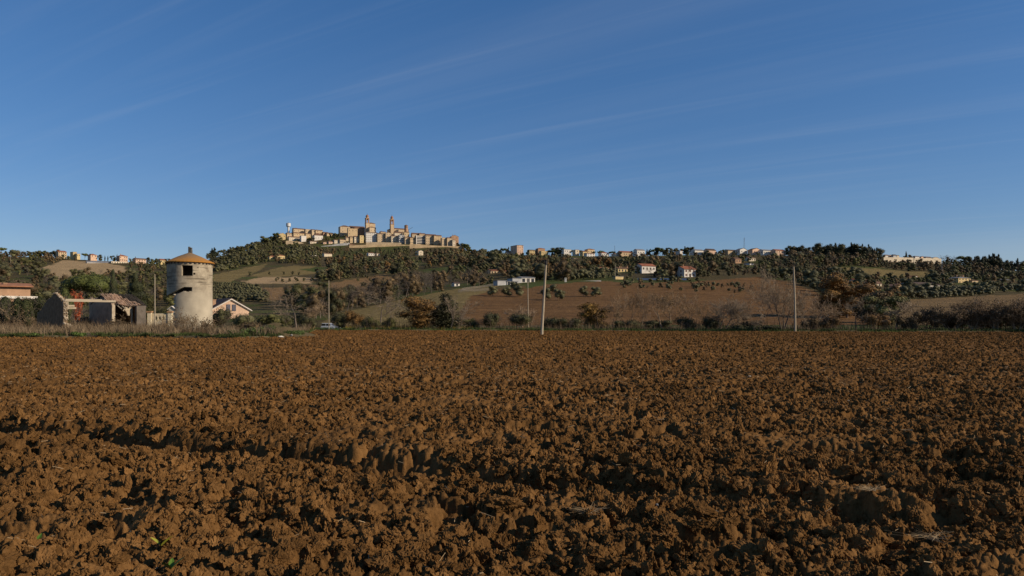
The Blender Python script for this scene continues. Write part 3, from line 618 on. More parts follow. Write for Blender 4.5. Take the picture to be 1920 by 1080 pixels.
town(798.3, 813.7, 439.3, 441.2, 461, 'long four-storey stone house right of the banded gallery', win=(4, 5), D=1476, rel=8)
town(813.9, 828.3, 440.1, 442, 461, 'four-storey ochre stone house, second right of the banded gallery', wall='ochre', win=(4, 4), D=1477, rel=8)
town(828.6, 836.4, 444.8, 446.4, 462, 'narrow stone house with a gable left of a dark alley', axis='y', win=(3, 2), D=1468, rel=6)
town(838.4, 848.3, 444.8, 446.4, 462, 'square stone house right of a dark alley', win=(2, 3), D=1468, rel=12)
town(848.6, 854, 449, 450.2, 462, 'low narrow house at the right end of the rampart', wall='cream', win=(2, 1), D=1466)
town(846, 860, 440.4, 443.4, 455, 'big gabled house crowning the right end of the town', wall='brick', axis='y', win=(2, 2), D=1500, rel=14)
town(773, 786, 436, 438.8, 447, 'brown-roofed house above the banded gallery building', D=1512, win=(1, 3))
town(786.5, 798, 436.6, 438.6, 447, 'small-windowed house behind the banded gallery building', D=1513, win=(1, 2), wall='tan')
town(800, 818, 438.4, 440, 447, 'upper back-row house at the right of the town', D=1510, wall='brick')
def gallery():
    e = house('gallery_building', 780, 798, 441.2, 441.7, 459, 'modern building with grey horizontal balcony bands in the old town', 'building', 'stone', 'grey', 'flat', D=1474, rel=8, depth=10, group=None)
    w = 19.0; wl = [c for c in e.children if c.name.startswith('wall')][0]; xs = [v.co.x for v in wl.data.vertices]; zs = [v.co.z for v in wl.data.vertices]; w = max(xs); H = max(zs)
    for i in range(5): MB().box(1.6, w, -1.1, -.002, H - 2.2 - 3.1 * i, H - 1.1 - 3.1 * i).build('balcony', wm('white'), e)
    for i in range(5): MB().box(1.6, w - .3, -.06, .06, H - 3.9 - 3.1 * i, H - 2.3 - 3.1 * i).build('window', WINM['dark'].materials[0], e)
    MB().box(.05, 1.55, -1.0, -.003, 0, H + .6).build('stair_tower', wm('white'), e)
gallery()
house('church_nave', 738, 765.5, 426.8, 429.4, 441, 'long low church nave with brown roof right of the second bell tower', 'church', 'stone', 'brown', D=1530, depth=14, rel=10, win=(1, 4))
house('church_chapel', 728, 738, 428.5, 430.5, 441, 'side chapel at the foot of the second bell tower', 'church', 'stone', 'brown', 'hip', D=1524, depth=8, rel=18, win=(1, 1))
house('church_chapel', 758, 767.5, 433.5, 435.6, 444, 'rounded chapel end below the brick turret', 'church', 'ochre', 'brown', 'hip', D=1512, depth=8, rel=18, win=(1, 2))
house('church_sacristy', 740, 755, 434, 436.4, 444, 'low sacristy roof in front of the second church nave', 'church', 'cream', 'brown', D=1514, depth=9, rel=14)
def bell_tower(pxc, wpx, rows, D, label, wall):
    """rows: foot, top of shaft, top of belfry, top of drum, top of dome, tip"""
    p = at(pxc, D); w = wpx / F * D; zz_ = [zrow(r_, D) for r_ in rows]; r = -math.atan((pxc - 960) / F) + R(18); zg = min(p.z, zz_[0]) - .5
    e = empty('bell_tower', (p.x, p.y + w, zg), r); tag(e, label, 'bell tower'); z = [v - zg for v in zz_]; h = w / 2; WM = wm(wall); BM = wm('brick')
    sh = MB().box(-h, h, -h, h, 0, z[1] - .6).build('shaft', WM, e); KEEP.append((pxc - wpx / 2, pxc + wpx / 2, rows[-1], rows[0], D))
    for s_ in (1, -1): MB().box(s_ * h - .5 * (s_ > 0) , s_ * h + .5 * (s_ < 0), -h - .15, -h - .003, 0, z[1] - .62).build('pilaster', BM, sh)
    MB().box(-h - .5, h + .5, -h - .5, h + .5, z[1] - .6, z[1]).build('cornice', BM, e)
    b = MB(); t = h * .36                                       # belfry: four piers, open between them, lintel above
    for sx in (-1, 1):
        for sy in (-1, 1): b.box(min(sx * h * .95, sx * (h * .95 - t)), max(sx * h * .95, sx * (h * .95 - t)), min(sy * h * .95, sy * (h * .95 - t)), max(sy * h * .95, sy * (h * .95 - t)), z[1], z[2] - 1.9)
    b.box(-h * .95, h * .95, -h * .95, h * .95, z[2] - 1.898, z[2] - .6).build('belfry', BM, e)
    MB().lathe([(.15, z[2] - 2.2), (.9, z[2] - 2.6), (1.0, z[2] - 3.6), (1.4, z[2] - 4.2)][::-1], 10).build('bell', mat('bell_bronze', (.12, .09, .05), .2, 2, .5, metal=.7), e)
    MB().box(-h - .45, h + .45, -h - .45, h + .45, z[2] - .598, z[2]).build('cornice', WM, e)
    MB().lathe([(h * .78, z[2]), (h * .78, z[3] - .5), (h * .92, z[3] - .5), (h * .92, z[3])], 8, ph=.39).build('drum', BM, e)
    dm = z[4] - z[3]; MB().lathe([(h * .8, z[3])] + [(h * .8 * math.cos(a), z[3] + dm * math.sin(a)) for a in [R(x) for x in (20, 40, 60, 78)]], 12).build('dome', rm('terra'), e)
    MB().bar((0, 0, z[4] - .3), (0, 0, z[5]), .28, .12, 6).bar((-.8, 0, z[5] - 1.0), (.8, 0, z[5] - 1.0), .1).build('finial', mat('iron', (.05, .05, .05), .2, 3, .5), e)
bell_tower(687.2, 6.9, (440, 417.2, 408, 404.6, 401.6, 399.2), 1528, 'brick bell tower with small dome beside the high church body, left of two', 'stone')
bell_tower(733.7, 6.7, (440, 419.8, 410.6, 408, 404, 401.2), 1520, 'slender brick bell tower with onion-shaped top, right of two', 'tan')
def turret():
    p = at(761.5, 1526); z = lambda r_: zrow(r_, 1526) - p.z
    e = empty('church_turret', p); tag(e, 'octagonal brick turret on the right end of the second church', 'turret')
    MB().lathe([(3.7, -.5), (3.7, z(423.2))], 8).build('wall', wm('brick'), e); MB().lathe([(4.1, z(423.2)), (4.1, z(422.9)), (.3, z(421.3))], 8).build('roof', rm('brown'), e)
    for a in range(8):
        t = 2 * math.pi * a / 8 + math.pi / 8; o = link(bpy.data.objects.new('window', WINM['dark']), e); o.location = (3.42 * math.cos(t), 3.42 * math.sin(t), z(426)); o.rotation_euler = (0, 0, t + math.pi / 2); o.scale = (1, .14, 3)
turret()
p = at(766, 1530); m = MB()
m.beam((0, 0, 0), (0, 0, zrow(430.5, 1530) - p.z), 1.0, 1.0); e = empty('tower_crane', p); tag(e, 'thin crane with raised jib beside the brick turret', 'crane')
m.build('mast', mat('crane_paint', (.25, .2, .12), .2, 3, .5), e); MB().beam((-.5, 0, zrow(431, 1530) - p.z), (8.6, -2, zrow(426.6, 1530) - p.z), .5, .5).build('jib', MATS['crane_paint'], e)
def water_tower():
    D = 1535; p = at(540.8, D); z = lambda r_: zrow(r_, D) - p.z
    e = empty('water_tower', p); tag(e, 'pale concrete water tower above the left end of the hill town', 'water tower'); c = mat('pale_concrete', (.60, .58, .54), .1, .3, .9)
    KEEP.append((536, 545, 417, 436, D))
    MB().lathe([(2.3, -.5), (2.1, z(426))], 16).build('shaft', c, e); MB().lathe([(2.1, z(426)), (4.5, z(424.6)), (4.6, z(418.9)), (4.3, z(418.6))], 20).build('tank', c, e)
    MB().lathe([(4.3, z(418.6)), (1.2, z(417.9)), (1.2, z(417.3))], 16).build('roof', rm('grey'), e)
water_tower()
wall_run('rampart', [(536, 451.4), (545, 451.2), (553, 452.6), (562, 453.4), (570, 456.4), (579.5, 459)], [1440, 1444, 1448, 1452, 1456, 1461], 'curving sandstone rampart under the left end of the town', 'stone', 2)
wall_run('rampart', [(602, 461.5), (611, 460.5), (622, 459.2), (634, 457), (646, 455.6), (655.5, 455.4)], [1432, 1436, 1440, 1445, 1450, 1455], 'long grey rampart rising towards the palace', 'grey', 2)
wall_run('rampart', [(655, 460.5), (668, 459.6), (680, 459.2), (700, 458.6), (727, 458.2), (752, 458.6), (772, 459.2)], [1424, 1429, 1433, 1440, 1449, 1456, 1461], 'long low orange-tan rampart below the church', 'ochre', 2)
wall_run('rampart', [(686.4, 454.3), (707, 454), (730, 454.6), (752, 455.2)], [1450, 1458, 1466, 1472], 'upper rampart under the white apartment block', 'stone', 2)
wall_run('rampart', [(768, 457.6), (785, 458), (800, 459.6), (825, 460.8), (845, 461.4), (866, 461.8)], [1428, 1434, 1440, 1448, 1455, 1462], 'high sandstone rampart along the right end of the town', 'ochre', 2)
# ---- houses along the ridges and slopes
GR = 'houses along the ridge'; GS = 'houses on the slope'
def ridge(px0, px1, t_, e_, b_, label, **k_):
    k_.setdefault('group', GR); k_.setdefault('D', skyd((px0 + px1) / 2) - 25); k_.setdefault('roof', 'red'); return house('house', px0, px1, t_, e_, b_, label, **k_)
def slope(*a, **k_): k_.setdefault('group', GS); k_.setdefault('roof', 'red'); return house('house', *a, **k_)
ridge(109.6, 125, 469.6, 472, 480.5, 'two-storey ochre house with reddish roof on the left skyline', wall='tan', win=(2, 4))
ridge(137, 144, 472, 472.6, 480, 'yellow block with flat roof on the left skyline', wall='yellow', kind='flat', win=(2, 2))
ridge(144.3, 150.4, 475.6, 476.2, 481, 'lower yellow wing right of the yellow block', wall='yellow', kind='flat', win=(1, 2))
ridge(170, 182, 475, 478, 482, 'low house with broad red roof between dark trees on left skyline', wall='pink', win=(1, 2), kind='hip')
ridge(224.5, 239.5, 477, 480, 490, 'tall pink villa with pyramid roof on the left ridge', wall='pink', win=(2, 4), kind='hip', chim=1)
house('terrace_building', 209, 241, 489.4, 489.8, 496, 'long pale terrace below the pink villa', 'building', 'cream', 'grey', 'flat', win=(1, 7), D=1000, depth=5)
ridge(254.6, 274, 483.5, 486, 495, 'wide pinkish house right of the pink villa', wall='pink', win=(2, 4), roof='brown')
ridge(301, 310, 485, 487.6, 492, 'cream house just left of the silo roof on the skyline', wall='yellow', win=(1, 2))
house('farm_shed', 163, 205.5, 488.8, 491.2, 496, 'long low grey farm shed above the tan field', 'shed', 'grey', 'grey', D=985, depth=9, rel=10)
slope(14, 49, 517.5, 519.4, 523.5, 'long low ochre farm building on the left slope', wall='yellow', roof='brown', win=(1, 6), D=720)
slope(55, 67, 518.6, 520, 523.5, 'small ochre annexe right of the long low farm building', wall='ochre', roof='brown', D=722)
slope(505.6, 519, 478.6, 481, 486.5, 'left half of the yellow villa with red roof under the hill town', wall='yellow', win=(1, 3), kind='hip')
slope(519.5, 534, 476.6, 479, 486.5, 'taller right half of the yellow villa with red roof under the hill town', wall='yellow', win=(1, 4), kind='hip')
slope(586, 593, 474, 475.4, 479.5, 'tiny pale house between trees under the left rampart', wall='white', roof='brown', win=(1, 1))
slope(608, 622.5, 473.6, 475.4, 481.5, 'blank cream house below the grey rampart', wall='cream', roof='brown')
slope(691, 702, 473, 474.6, 480, 'white cottage with dark windows in the wood under the rampart', wall='white', roof='brown', win=(1, 3))
slope(706.7, 712.5, 474, 475.4, 479.6, 'tiny cream cottage right of the white cottage under the rampart', wall='cream', roof='brown', win=(1, 1))
slope(785, 793.5, 469, 471, 479, 'grey-sided house with bright front below the right rampart', wall='cream', roof='grey', win=(2, 1), axis='y', depth=14)
ridge(969.4, 981.2, 458.4, 459.6, 480, 'tall six-storey apartment block with dark side on the ridge', wall='pink', win=(6, 3), roof='dark', kind='hip', depth=22, rel=28)
ridge(952, 961, 470, 472.4, 478, 'low pink house left of the tall apartment block', wall='pink', roof='brown', D=1180)
ridge(993, 1004.4, 467.8, 469.2, 480, 'yellow three-storey house right of the tall apartment block', wall='yellow', win=(3, 4), roof='dark')
ridge(1009, 1022, 464, 466, 474, 'terracotta-coloured house on the ridge behind the yellow houses', wall='brick', roof='terra', D=1150, kind='hip')
ridge(1015, 1028, 470.4, 471.6, 477, 'low yellow house with flat roof on the ridge', wall='yellow', kind='flat', win=(1, 4))
ridge(1057.5, 1071, 467.2, 468, 480, 'white modern house with flat roof on the ridge', wall='white', kind='flat', roof='grey', win=(2, 3))
ridge(1079, 1086, 468, 468.6, 479, 'narrow cream house right of the white modern house', wall='cream', kind='flat', win=(2, 1))
ridge(1093, 1101, 470, 471.6, 480, 'yellowish house left of the raised red-roofed house', wall='yellow', win=(1, 2))
ridge(1102, 1115, 465.4, 467.6, 476, 'raised house with red hip roof at centre of the ridge row', wall='ochre', kind='hip', win=(1, 3), D=1085)
ridge(1100.5, 1115.5, 474, 475, 485.6, 'pinkish white house with balcony below the raised red-roofed house', wall='white', win=(2, 3), D=1050)
ridge(1128, 1142, 471.6, 474.2, 482, 'white house with bright red roof and balcony on the ridge', wall='white', win=(1, 4), kind='hip')
ridge(1153, 1164, 474, 475.6, 483, 'cream gabled house left of the long red roofs', wall='cream', axis='y', win=(1, 1), D=1040)
ridge(1164, 1186, 470, 472.8, 480, 'broad house with long red-brown roof on the ridge', wall='tan', win=(1, 5))
ridge(1194.5, 1209, 466.4, 469, 478, 'white house with pale roof standing up from the ridge trees', wall='white', roof='grey', win=(1, 3))
ridge(1076, 1084, 483, 484.4, 488, 'tiny tan hut in the trees below the narrow cream house', wall='cream', roof='brown', D=960)
ridge(1275, 1280, 470, 470.6, 479, 'small white gable between round dark trees on the ridge', wall='white', kind='flat')
ridge(1303, 1320, 466.8, 469.2, 475, 'house with blue-grey roof on the ridge', wall='white', roof='grey')
ridge(1327.6, 1342.4, 465.8, 469, 474, 'house with dark brown roof on the ridge right of the blue-grey roof', wall='pink', roof='dark')
ridge(1365, 1384, 467.4, 469.6, 475, 'low dark-roofed house left of the radio mast', wall='tan', roof='dark')
ridge(1387.5, 1401, 465, 468.2, 475, 'white gabled house under the radio mast', wall='white', axis='y', roof='grey', win=(1, 2))
ridge(1411, 1427, 464.8, 468.2, 476, 'pinkish gabled house right of the radio mast', wall='pink', axis='y', roof='brown', win=(1, 2))
ridge(1431, 1453, 467, 469.6, 477, 'long white house near the right end of the ridge row', wall='white', roof='grey', win=(1, 6))
ridge(1454.5, 1473, 466.8, 469.4, 475, 'red-roofed house ending the ridge row', wall='pink', win=(1, 4))
slope(1007, 1030, 497, 500.4, 512, 'brick farmhouse with chimneys among russet trees', wall='brick', roof='terra', win=(2, 3), chim=2, D=640, depth=10, rel=30)
slope(920, 949, 505, 507.6, 514, 'long low house with red roof among brown trees', wall='tan', win=(1, 5), D=640)
slope(1121, 1142, 499, 502, 515.5, 'ochre farmhouse with broad tiled roof on the middle slope', wall='ochre', roof='terra', win=(1, 3), D=600, depth=11, kind='hip')
slope(1159, 1187, 501, 503.6, 511, 'long orange-walled farmhouse with chimneys left of white farmhouse', wall='yellow', roof='brown', win=(1, 5), chim=2, D=600)
slope(1203.5, 1229.4, 493.7, 498.4, 509, 'white farmhouse with red roof, farther left of two white farmhouses', wall='white', win=(1, 4), D=560, rel=22, wkind='brown')
e = slope(1283, 1304.4, 498, 504.4, 519.5, 'white farmhouse with red roof and red shutters beside the brown field', wall='white', win=(2, 3), D=472, rel=34, wkind='red', depth=11, door=True, chim=1)
slope(1379, 1390, 482.6, 485.4, 494, 'brick house half hidden by trees on the right slope', wall='brick', roof='brown', win=(1, 2))
slope(1404, 1417, 481, 483.6, 490, 'pale house with brown roof in the trees below the ridge', wall='cream', roof='brown', win=(1, 3))
slope(1406, 1413, 493, 494, 497, 'small white hut below the pale house in the trees', wall='white', roof='grey')
slope(1607.6, 1634, 522.4, 528, 545, 'red-tiled farmhouse behind the big russet tree', wall='pink', win=(1, 3), chim=2, D=520, depth=10, rel=30)
slope(1630, 1653, 526, 531, 546, 'brown-tiled wing right of the red-tiled farmhouse', wall='cream', roof='brown', win=(1, 3), D=512, rel=14)
slope(1674, 1699, 532, 537, 545, 'small orange gable-fronted house left of the long barn', wall='ochre', roof='brown', axis='y', win=(1, 2), D=510, rel=8)
house('barn', 1709, 1765, 528, 533, 546, 'long white barn with dark red roof above the olive grove', 'barn', 'white', 'dark', D=535, rel=22, depth=12, wkind='brown', win=(1, 3), wsz=(2.2, 2.2))
slope(1712, 1723, 516.6, 519.6, 528, 'small white house with red roof behind the long barn', wall='white', axis='y', win=(1, 1), D=680)
house('villa', 1797, 1820, 518, 521, 536, 'yellow two-storey villa with slate roof and arched porch', 'villa', 'yellow', 'grey', 'hip', D=600, rel=24, depth=10, win=(2, 4), chim=2)
slope(1823, 1834, 524, 526, 535, 'low tan annexe right of the yellow villa', wall='tan', roof='brown', D=604)
slope(1882, 1897, 523, 525.4, 531.5, 'small pale house in trees at the far right', wall='cream', roof='grey', win=(1, 2), D=650)
slope(852, 862, 529, 531, 535.5, 'small white hut at the edge of the tan field', wall='white', roof='dark', D=430, depth=4, win=(1, 1))
wall_run('cemetery_wall', [(1657, 482.4), (1685, 482.4), (1713, 483.2)], [862, 871, 880], 'long yellowish cemetery wall left of the pointed cypress', 'cream', 1, vis=3.2)
wall_run('cemetery_wall', [(1714, 484.2), (1740, 484), (1765, 485)], [852, 860, 868], 'pale cemetery wall right of the pointed cypress', 'cream', 1, vis=3.2)
for i, (a, b, t_, h_) in enumerate([(1660, 1666, 477.4, 'first from the pines'), (1667.5, 1673, 478, 'second from the pines'), (1675, 1681, 477.2, 'third from the pines'), (1682, 1686, 478.6, 'nearest the cypress'), (1716, 1724, 479.8, 'first right of the cypress'), (1727, 1733, 480.6, 'second right of the cypress'), (1736, 1746, 481.2, 'third right of the cypress'), (1750, 1760, 482, 'last one before the bare trees')]):
    house('tomb_chapel', a, b, t_, t_ + 1.2, 487, 'small pale tomb chapel in the cemetery, ' + h_, 'chapel', ('white', 'pink', 'grey', 'cream')[i % 4], ('brown', 'grey', 'dark')[i % 3], D=893 + 3 * (i % 2), depth=3, axis='y' if i % 2 else 'x', group='tomb chapels in the cemetery')
# white barns, sheds, low walls and rails by the brown field
house('barn', 978, 1003, 518.6, 520.4, 532, 'white open-sided barn beside the paddock', 'barn', 'white', 'grey', D=425, depth=8, rel=12, win=(1, 3), wsz=(1.8, 2))
house('farm_shed', 961, 978, 521, 522.2, 532, 'white sheet-roofed lean-to left of the white barn', 'shed', 'grey', 'grey', 'flat', D=420, depth=7, rel=10)
house('farm_shed', 933, 950, 525.4, 526.4, 538, 'blue-grey shed with flat roof above the paddock', 'shed', 'grey', 'grey', 'flat', D=400, depth=6, rel=18)
house('farm_shed', 951, 971, 527, 528, 536.5, 'open white shelter between blue-grey shed and white barn', 'shed', 'white', 'grey', 'flat', D=402, depth=5, rel=8, win=(1, 3), wsz=(1.5, 2))
house('container', 1154, 1169, 517.4, 517.8, 525, 'ochre-green container by the olive grove', 'container', 'yellow', 'grey', 'flat', D=450, depth=3, rel=10)
wall_run('boundary_wall', [(1038, 531), (1050, 529.6), (1076, 528.6)], 421, 'low white wall at top of brown field left of its gatepost', 'white', .4)
wall_run('boundary_wall', [(1080, 527.2), (1104, 526.2), (1127, 525.6)], 424, 'low white wall along top of brown field below the grove', 'white', .4)
e = MB().box(-.6, .6, -.6, .6, -.5, 2.1).box(-.7, .7, -.7, .7, 2.1, 2.3).build('gatepost', wm('white')); e.location = at(1060.5, 420); tag(e, 'square white gatepost at the top of the brown field', 'gatepost')
def paddock(pts, D0, D1, label):
    e = empty('paddock_fence', at(pts[0], D0)); tag(e, label, 'fence'); m = mat('fence_wood', (.20, .17, .14), .3, 3); q = None; pm = MB().box(-.08, .08, -.08, .08, -.3, 1.35).mesh('post', m); n = 22
    for i in range(n):
        t = i / (n - 1); p = at(pts[0] + (pts[1] - pts[0]) * t, D0 + (D1 - D0) * t) - e.location; o = link(bpy.data.objects.new('post', pm), e); o.location = p
        if q is not None:
            for z in (.65, 1.2): MB().beam(q + Vector((0, -.1, z)), p + Vector((0, -.1, z)), .05, .12).build('rail', m, e)
        q = p
paddock((860, 916), 335, 345, 'brown wooden paddock fence at left edge of the brown field')
paddock((866, 925), 352, 392, 'paler paddock fence running up towards the sheds')
def panels():
    e = empty('solar_panels', at(1196, 432)); tag(e, 'long low row of blue solar panels in front of the white farmhouse', 'solar panels'); m = mat('panel_glass', (.05, .07, .11), .15, 1, .3, spec=.5); pm = MB().add([(0, 0, .5), (2.3, 0, .5), (2.3, 1.8, 1.6), (0, 1.8, 1.6), (0, 0, .45), (2.3, 0, .45), (2.3, 1.8, 1.55), (0, 1.8, 1.55)], [(0, 1, 2, 3), (4, 7, 6, 5), (0, 4, 5, 1), (1, 5, 6, 2), (2, 6, 7, 3), (3, 7, 4, 0)]).box(1, 1.1, .1, .2, -.6, .5).box(1, 1.1, 1.5, 1.6, -.6, 1.4).mesh('panel', m)
    for i in range(13):
        o = link(bpy.data.objects.new('panel', pm), e); o.location = at(1196 + i * 7.6, 432) - e.location
panels()
def lattice(px, D, rowtop, label, name='radio_mast', w=1.2, rowbase=None):
    p = at(px, D); h = zrow(rowtop, D) - p.z; m = MB(); k_ = 8; st = mat('galvanised_steel', (.16, .16, .165), .1, 3, .5)
    c = [(-1, -1), (1, -1), (1, 1), (-1, 1)]; ww = lambda t: w * (1 - .75 * t)
    for x, y in c: m.bar((x * w, y * w, -.5), (x * ww(1), y * ww(1), h), .07, .05, 4)
    for i in range(k_):
        t0, t1 = i / k_, (i + 1) / k_
        for j in range(4):
            a, b = c[j], c[(j + 1) % 4]; m.bar((a[0] * ww(t0), a[1] * ww(t0), h * t0), (b[0] * ww(t1), b[1] * ww(t1), h * t1), .035, .035, 4)
    e = empty(name, p); tag(e, label, 'mast'); m.build('lattice', st, e); MB().bar((0, 0, h - .2), (0, 0, h + 1.5), .12, .06, 5).bar((-w, 0, h * .93), (w, 0, h * .93), .1, .1, 4).build('antenna', st, e); KEEP.append((px - 2, px + 2, rowtop, 474, D))
lattice(1395.5, 970, 446, 'thin lattice radio mast standing above the ridge houses')
lattice(1766, 700, 492, 'lattice power pylon in front of the wooded right slope', 'power_pylon', 1.0)
lattice(1152.5, 1060, 461.5, 'slim mast rising from the ridge by the long red roofs', w=.6)
# ================================================================== woods, groves and single trees on the slopes
KN = {'olive': 'olive_tree', 'dark': 'evergreen_tree', 'mid': 'broadleaf_tree', 'brown': 'russet_tree', 'gold': 'golden_tree', 'orange': 'autumn_tree', 'greybare': 'bare_tree', 'cypress': 'cypress_tree', 'pine': 'umbrella_pine', 'darkpine': 'conifer_tree'}
KADJ = {'olive': 'grey-green olive tree', 'dark': 'dark evergreen tree', 'mid': 'green broadleaf tree', 'brown': 'russet-brown tree', 'gold': 'golden autumn tree', 'orange': 'orange-brown tree', 'greybare': 'leafless grey tree', 'cypress': 'slim dark cypress', 'pine': 'umbrella pine', 'darkpine': 'tall dark conifer'}
FAR = {k_: [far_tree(k_, 100 + 10 * i + j) for j in range(4)] for i, k_ in enumerate(KN)}
MIDT = {k_: [far_tree(k_, 800 + 10 * i + j, nl=3200, ls=.0125, core=.74) for j in range(3)] for i, k_ in enumerate(KN) if k_ != 'greybare'}; MIDT['greybare'] = FAR['greybare']
CAND = []                                                     # kind, place, height, zone text
def blocked(px, row, hpx, D):
    for a, b, t_, bs, hd in KEEP:
        if D < hd + 3 and a - hpx * .6 < px < b + hpx * .55 and row > t_ and row - hpx < bs - .18 * (bs - t_): return random.random() > .02
        if D >= hd + 3 and D < hd + 14 and a < px < b and row > t_ - 1: return True
    return False
def infield(px, row): return any(bool(inpoly(np.array(px), np.array(row), p_)) for p_, _ in FIELDS)
def add_tree(kind, p, h, zone, px, force=False):
    row = HOR - (p.z - EYE) * F / p.y; hpx = h * F / p.y
    if not force and 465 < px < 580 and 185 < p.y < 275: return False
    if not force and (blocked(px, row, hpx, p.y) or (infield(px, row - .5) and p.y > 150)): return False
    CAND.append((kind, p, h, zone, hpx)); return True
def wood(poly, mix, spacing, hr, zone, n=4000):
    xs = [a for a, b in poly]; ys = [b for a, b in poly]; got = []; ks = [k_ for k_, w in mix]; ws = [w for k_, w in mix]
    spacing *= .78; hr = (hr[0] * 1.1, hr[1] * 1.35); G_ = np.full((n, 2), 1e9); ng = 0
    for _ in range(n):
        x = random.uniform(min(xs), max(xs)); y = random.uniform(min(ys), max(ys))
        if not bool(inpoly(np.array(x), np.array(y), poly)): continue
        if ng and ((np.abs(G_[:ng, 0] - x) < spacing) & (np.abs(G_[:ng, 1] - y) < spacing * .42)).any(): continue
        p = hit(x, y)
        if add_tree(random.choices(ks, ws)[0], p, random.uniform(*hr) * random.uniform(.6, 1.25), zone, x): G_[ng] = (x, y); ng += 1
def skyline(x0, x1, step, mix, hr, zone, back=(4, 30), gap=0.):
    x = x0; ks = [k_ for k_, w in mix]; ws = [w for k_, w in mix]
    while x < x1:
        if random.random() > gap: add_tree(random.choices(ks, ws)[0], at(x, skyd(x) - random.uniform(*back)), random.uniform(*hr), zone, x)
        x += step * random.uniform(.6, 1.4)
def rows(poly, a0, a1, da, b0, b1, db, fx, kind, hr, zone):
    """planted rows on the ground: fx maps (a, b) to a photo pixel"""
    b = b0
    while b < b1:
        a = a0
        while a < a1:
            x, y = fx(a, b)
            if bool(inpoly(np.array(x), np.array(y), poly)): add_tree(kind, hit(x, y), random.uniform(*hr), zone, x)
            a += da * random.uniform(.9, 1.1)
        b += db
# skylines
skyline(-80, 112, 5, (('dark', 5), ('mid', 2), ('brown', 2), ('pine', 1)), (7, 14), 'on the left skyline')
skyline(150, 222, 7, (('dark', 5), ('pine', 2), ('cypress', 1)), (7, 11), 'between the houses of the left skyline')
skyline(240, 330, 7, (('dark', 5), ('cypress', 1), ('mid', 2)), (6, 10), 'near the pink houses of the left ridge')
skyline(392, 525, 4.5, (('dark', 6), ('mid', 2), ('olive', 1), ('pine', 2)), (8, 13), 'on the left flank of the town hill', (2, 60))
skyline(398, 406, 4, (('darkpine', 1),), (15, 18), 'at the foot of the town hill skyline')
skyline(495, 540, 4, (('dark', 4), ('pine', 3)), (12, 19), 'beside the water tower', (2, 60))
skyline(866, 960, 5, (('dark', 5), ('pine', 3), ('darkpine', 3), ('cypress', 1)), (10, 16), 'on the skyline right of the town', (2, 40))
skyline(982, 1062, 8, (('dark', 5), ('pine', 2)), (7, 11), 'among the ridge houses right of the tall block')
skyline(1040, 1056, 6, (('darkpine', 1), ('dark', 2)), (14, 18), 'left of the white modern house')
skyline(1060, 1210, 8, (('dark', 5), ('pine', 3)), (6, 10), 'among the houses at the middle of the ridge', (-10, 20))
skyline(1205, 1300, 5, (('dark', 4), ('pine', 3), ('darkpine', 1)), (8, 12), 'along the ridge left of the blue-grey roof')
skyline(1290, 1490, 5.5, (('dark', 5), ('pine', 1), ('mid', 1)), (4.5, 8), 'along the low ridge row by the radio mast')
skyline(1478, 1545, 5, (('mid', 3), ('dark', 5), ('darkpine', 1)), (10, 14), 'in the skyline wood left of the tall pines')
skyline(1540, 1657, 3.6, (('darkpine', 6), ('dark', 3)), (13, 19), 'in the tall pine wood on the right skyline', (2, 50))
skyline(1744, 1796, 5, (('greybare', 1),), (8, 11), 'behind the cemetery wall', (-8, 2))
skyline(1826, 2000, 4.5, (('darkpine', 4), ('dark', 4)), (9, 14), 'in the wood on the far right skyline', (2, 40))
skyline(1855, 1875, 6, (('darkpine', 1),), (15, 18), 'in the wood on the far right skyline', (2, 10))
add_tree('cypress', at(1699, 885), 12.5, 'alone on the cemetery skyline', 1699, True)
for x, z in ((1800, 'left one of the pair beyond the cemetery'), (1813, 'right one of the pair beyond the cemetery')): add_tree('pine', at(x, 868), 11, z, x, True)
add_tree('cypress', at(728, 1250), 12, 'under the rampart by the white cottage', 728, True)
add_tree('dark', at(118, 1092), 12, 'behind the two-storey ochre house', 118, True)
for x, D_, h_ in ((620, 1515, 9), (626, 1512, 10), (631, 1510, 11), (636, 1508, 10), (628, 1495, 8), (612, 1490, 8), (617, 1485, 9), (584, 1474, 9), (587, 1470, 10), (579, 1476, 8), (556, 1461, 6), (537, 1470, 7), (600, 1462, 6), (652, 1466, 6), (718, 1470, 5), (741, 1472, 5), (858, 1478, 10), (864, 1470, 12), (868, 1476, 13), (548, 1540, 9), (534, 1500, 9), (624, 1472, 6), (647, 1512, 7)):
    add_tree(random.choice(('dark', 'dark', 'mid')), at(x, D_), h_, 'between the houses of the hill town', x, True)
# slopes
wood([(-60, 480), (120, 487), (230, 497), (330, 497), (330, 506), (240, 502), (120, 490), (60, 506), (-60, 503)], (('dark', 4), ('mid', 3), ('brown', 3), ('olive', 2), ('greybare', 2)), 9, (5, 9), 'high on the left slope')
wood([(-60, 503), (62, 506), (105, 531), (-60, 548)], (('dark', 3), ('mid', 3), ('olive', 3), ('brown', 3), ('greybare', 3)), 11, (5, 9), 'on the slope at the far left')
wood([(105, 532), (150, 518), (240, 513), (330, 500), (400, 530), (400, 575), (200, 575), (-60, 580), (-60, 548)], (('dark', 3), ('mid', 3), ('olive', 2), ('brown', 3), ('greybare', 3)), 13, (4.5, 8), 'on the lower left slope')
wood([(390, 515), (396, 492), (420, 480), (460, 466), (520, 452), (536, 456), (580, 466), (600, 472), (592, 497), (502, 493), (470, 499)], (('dark', 5), ('olive', 4), ('mid', 3), ('brown', 1)), 7, (5, 9), 'on the wooded left side of the town hill')
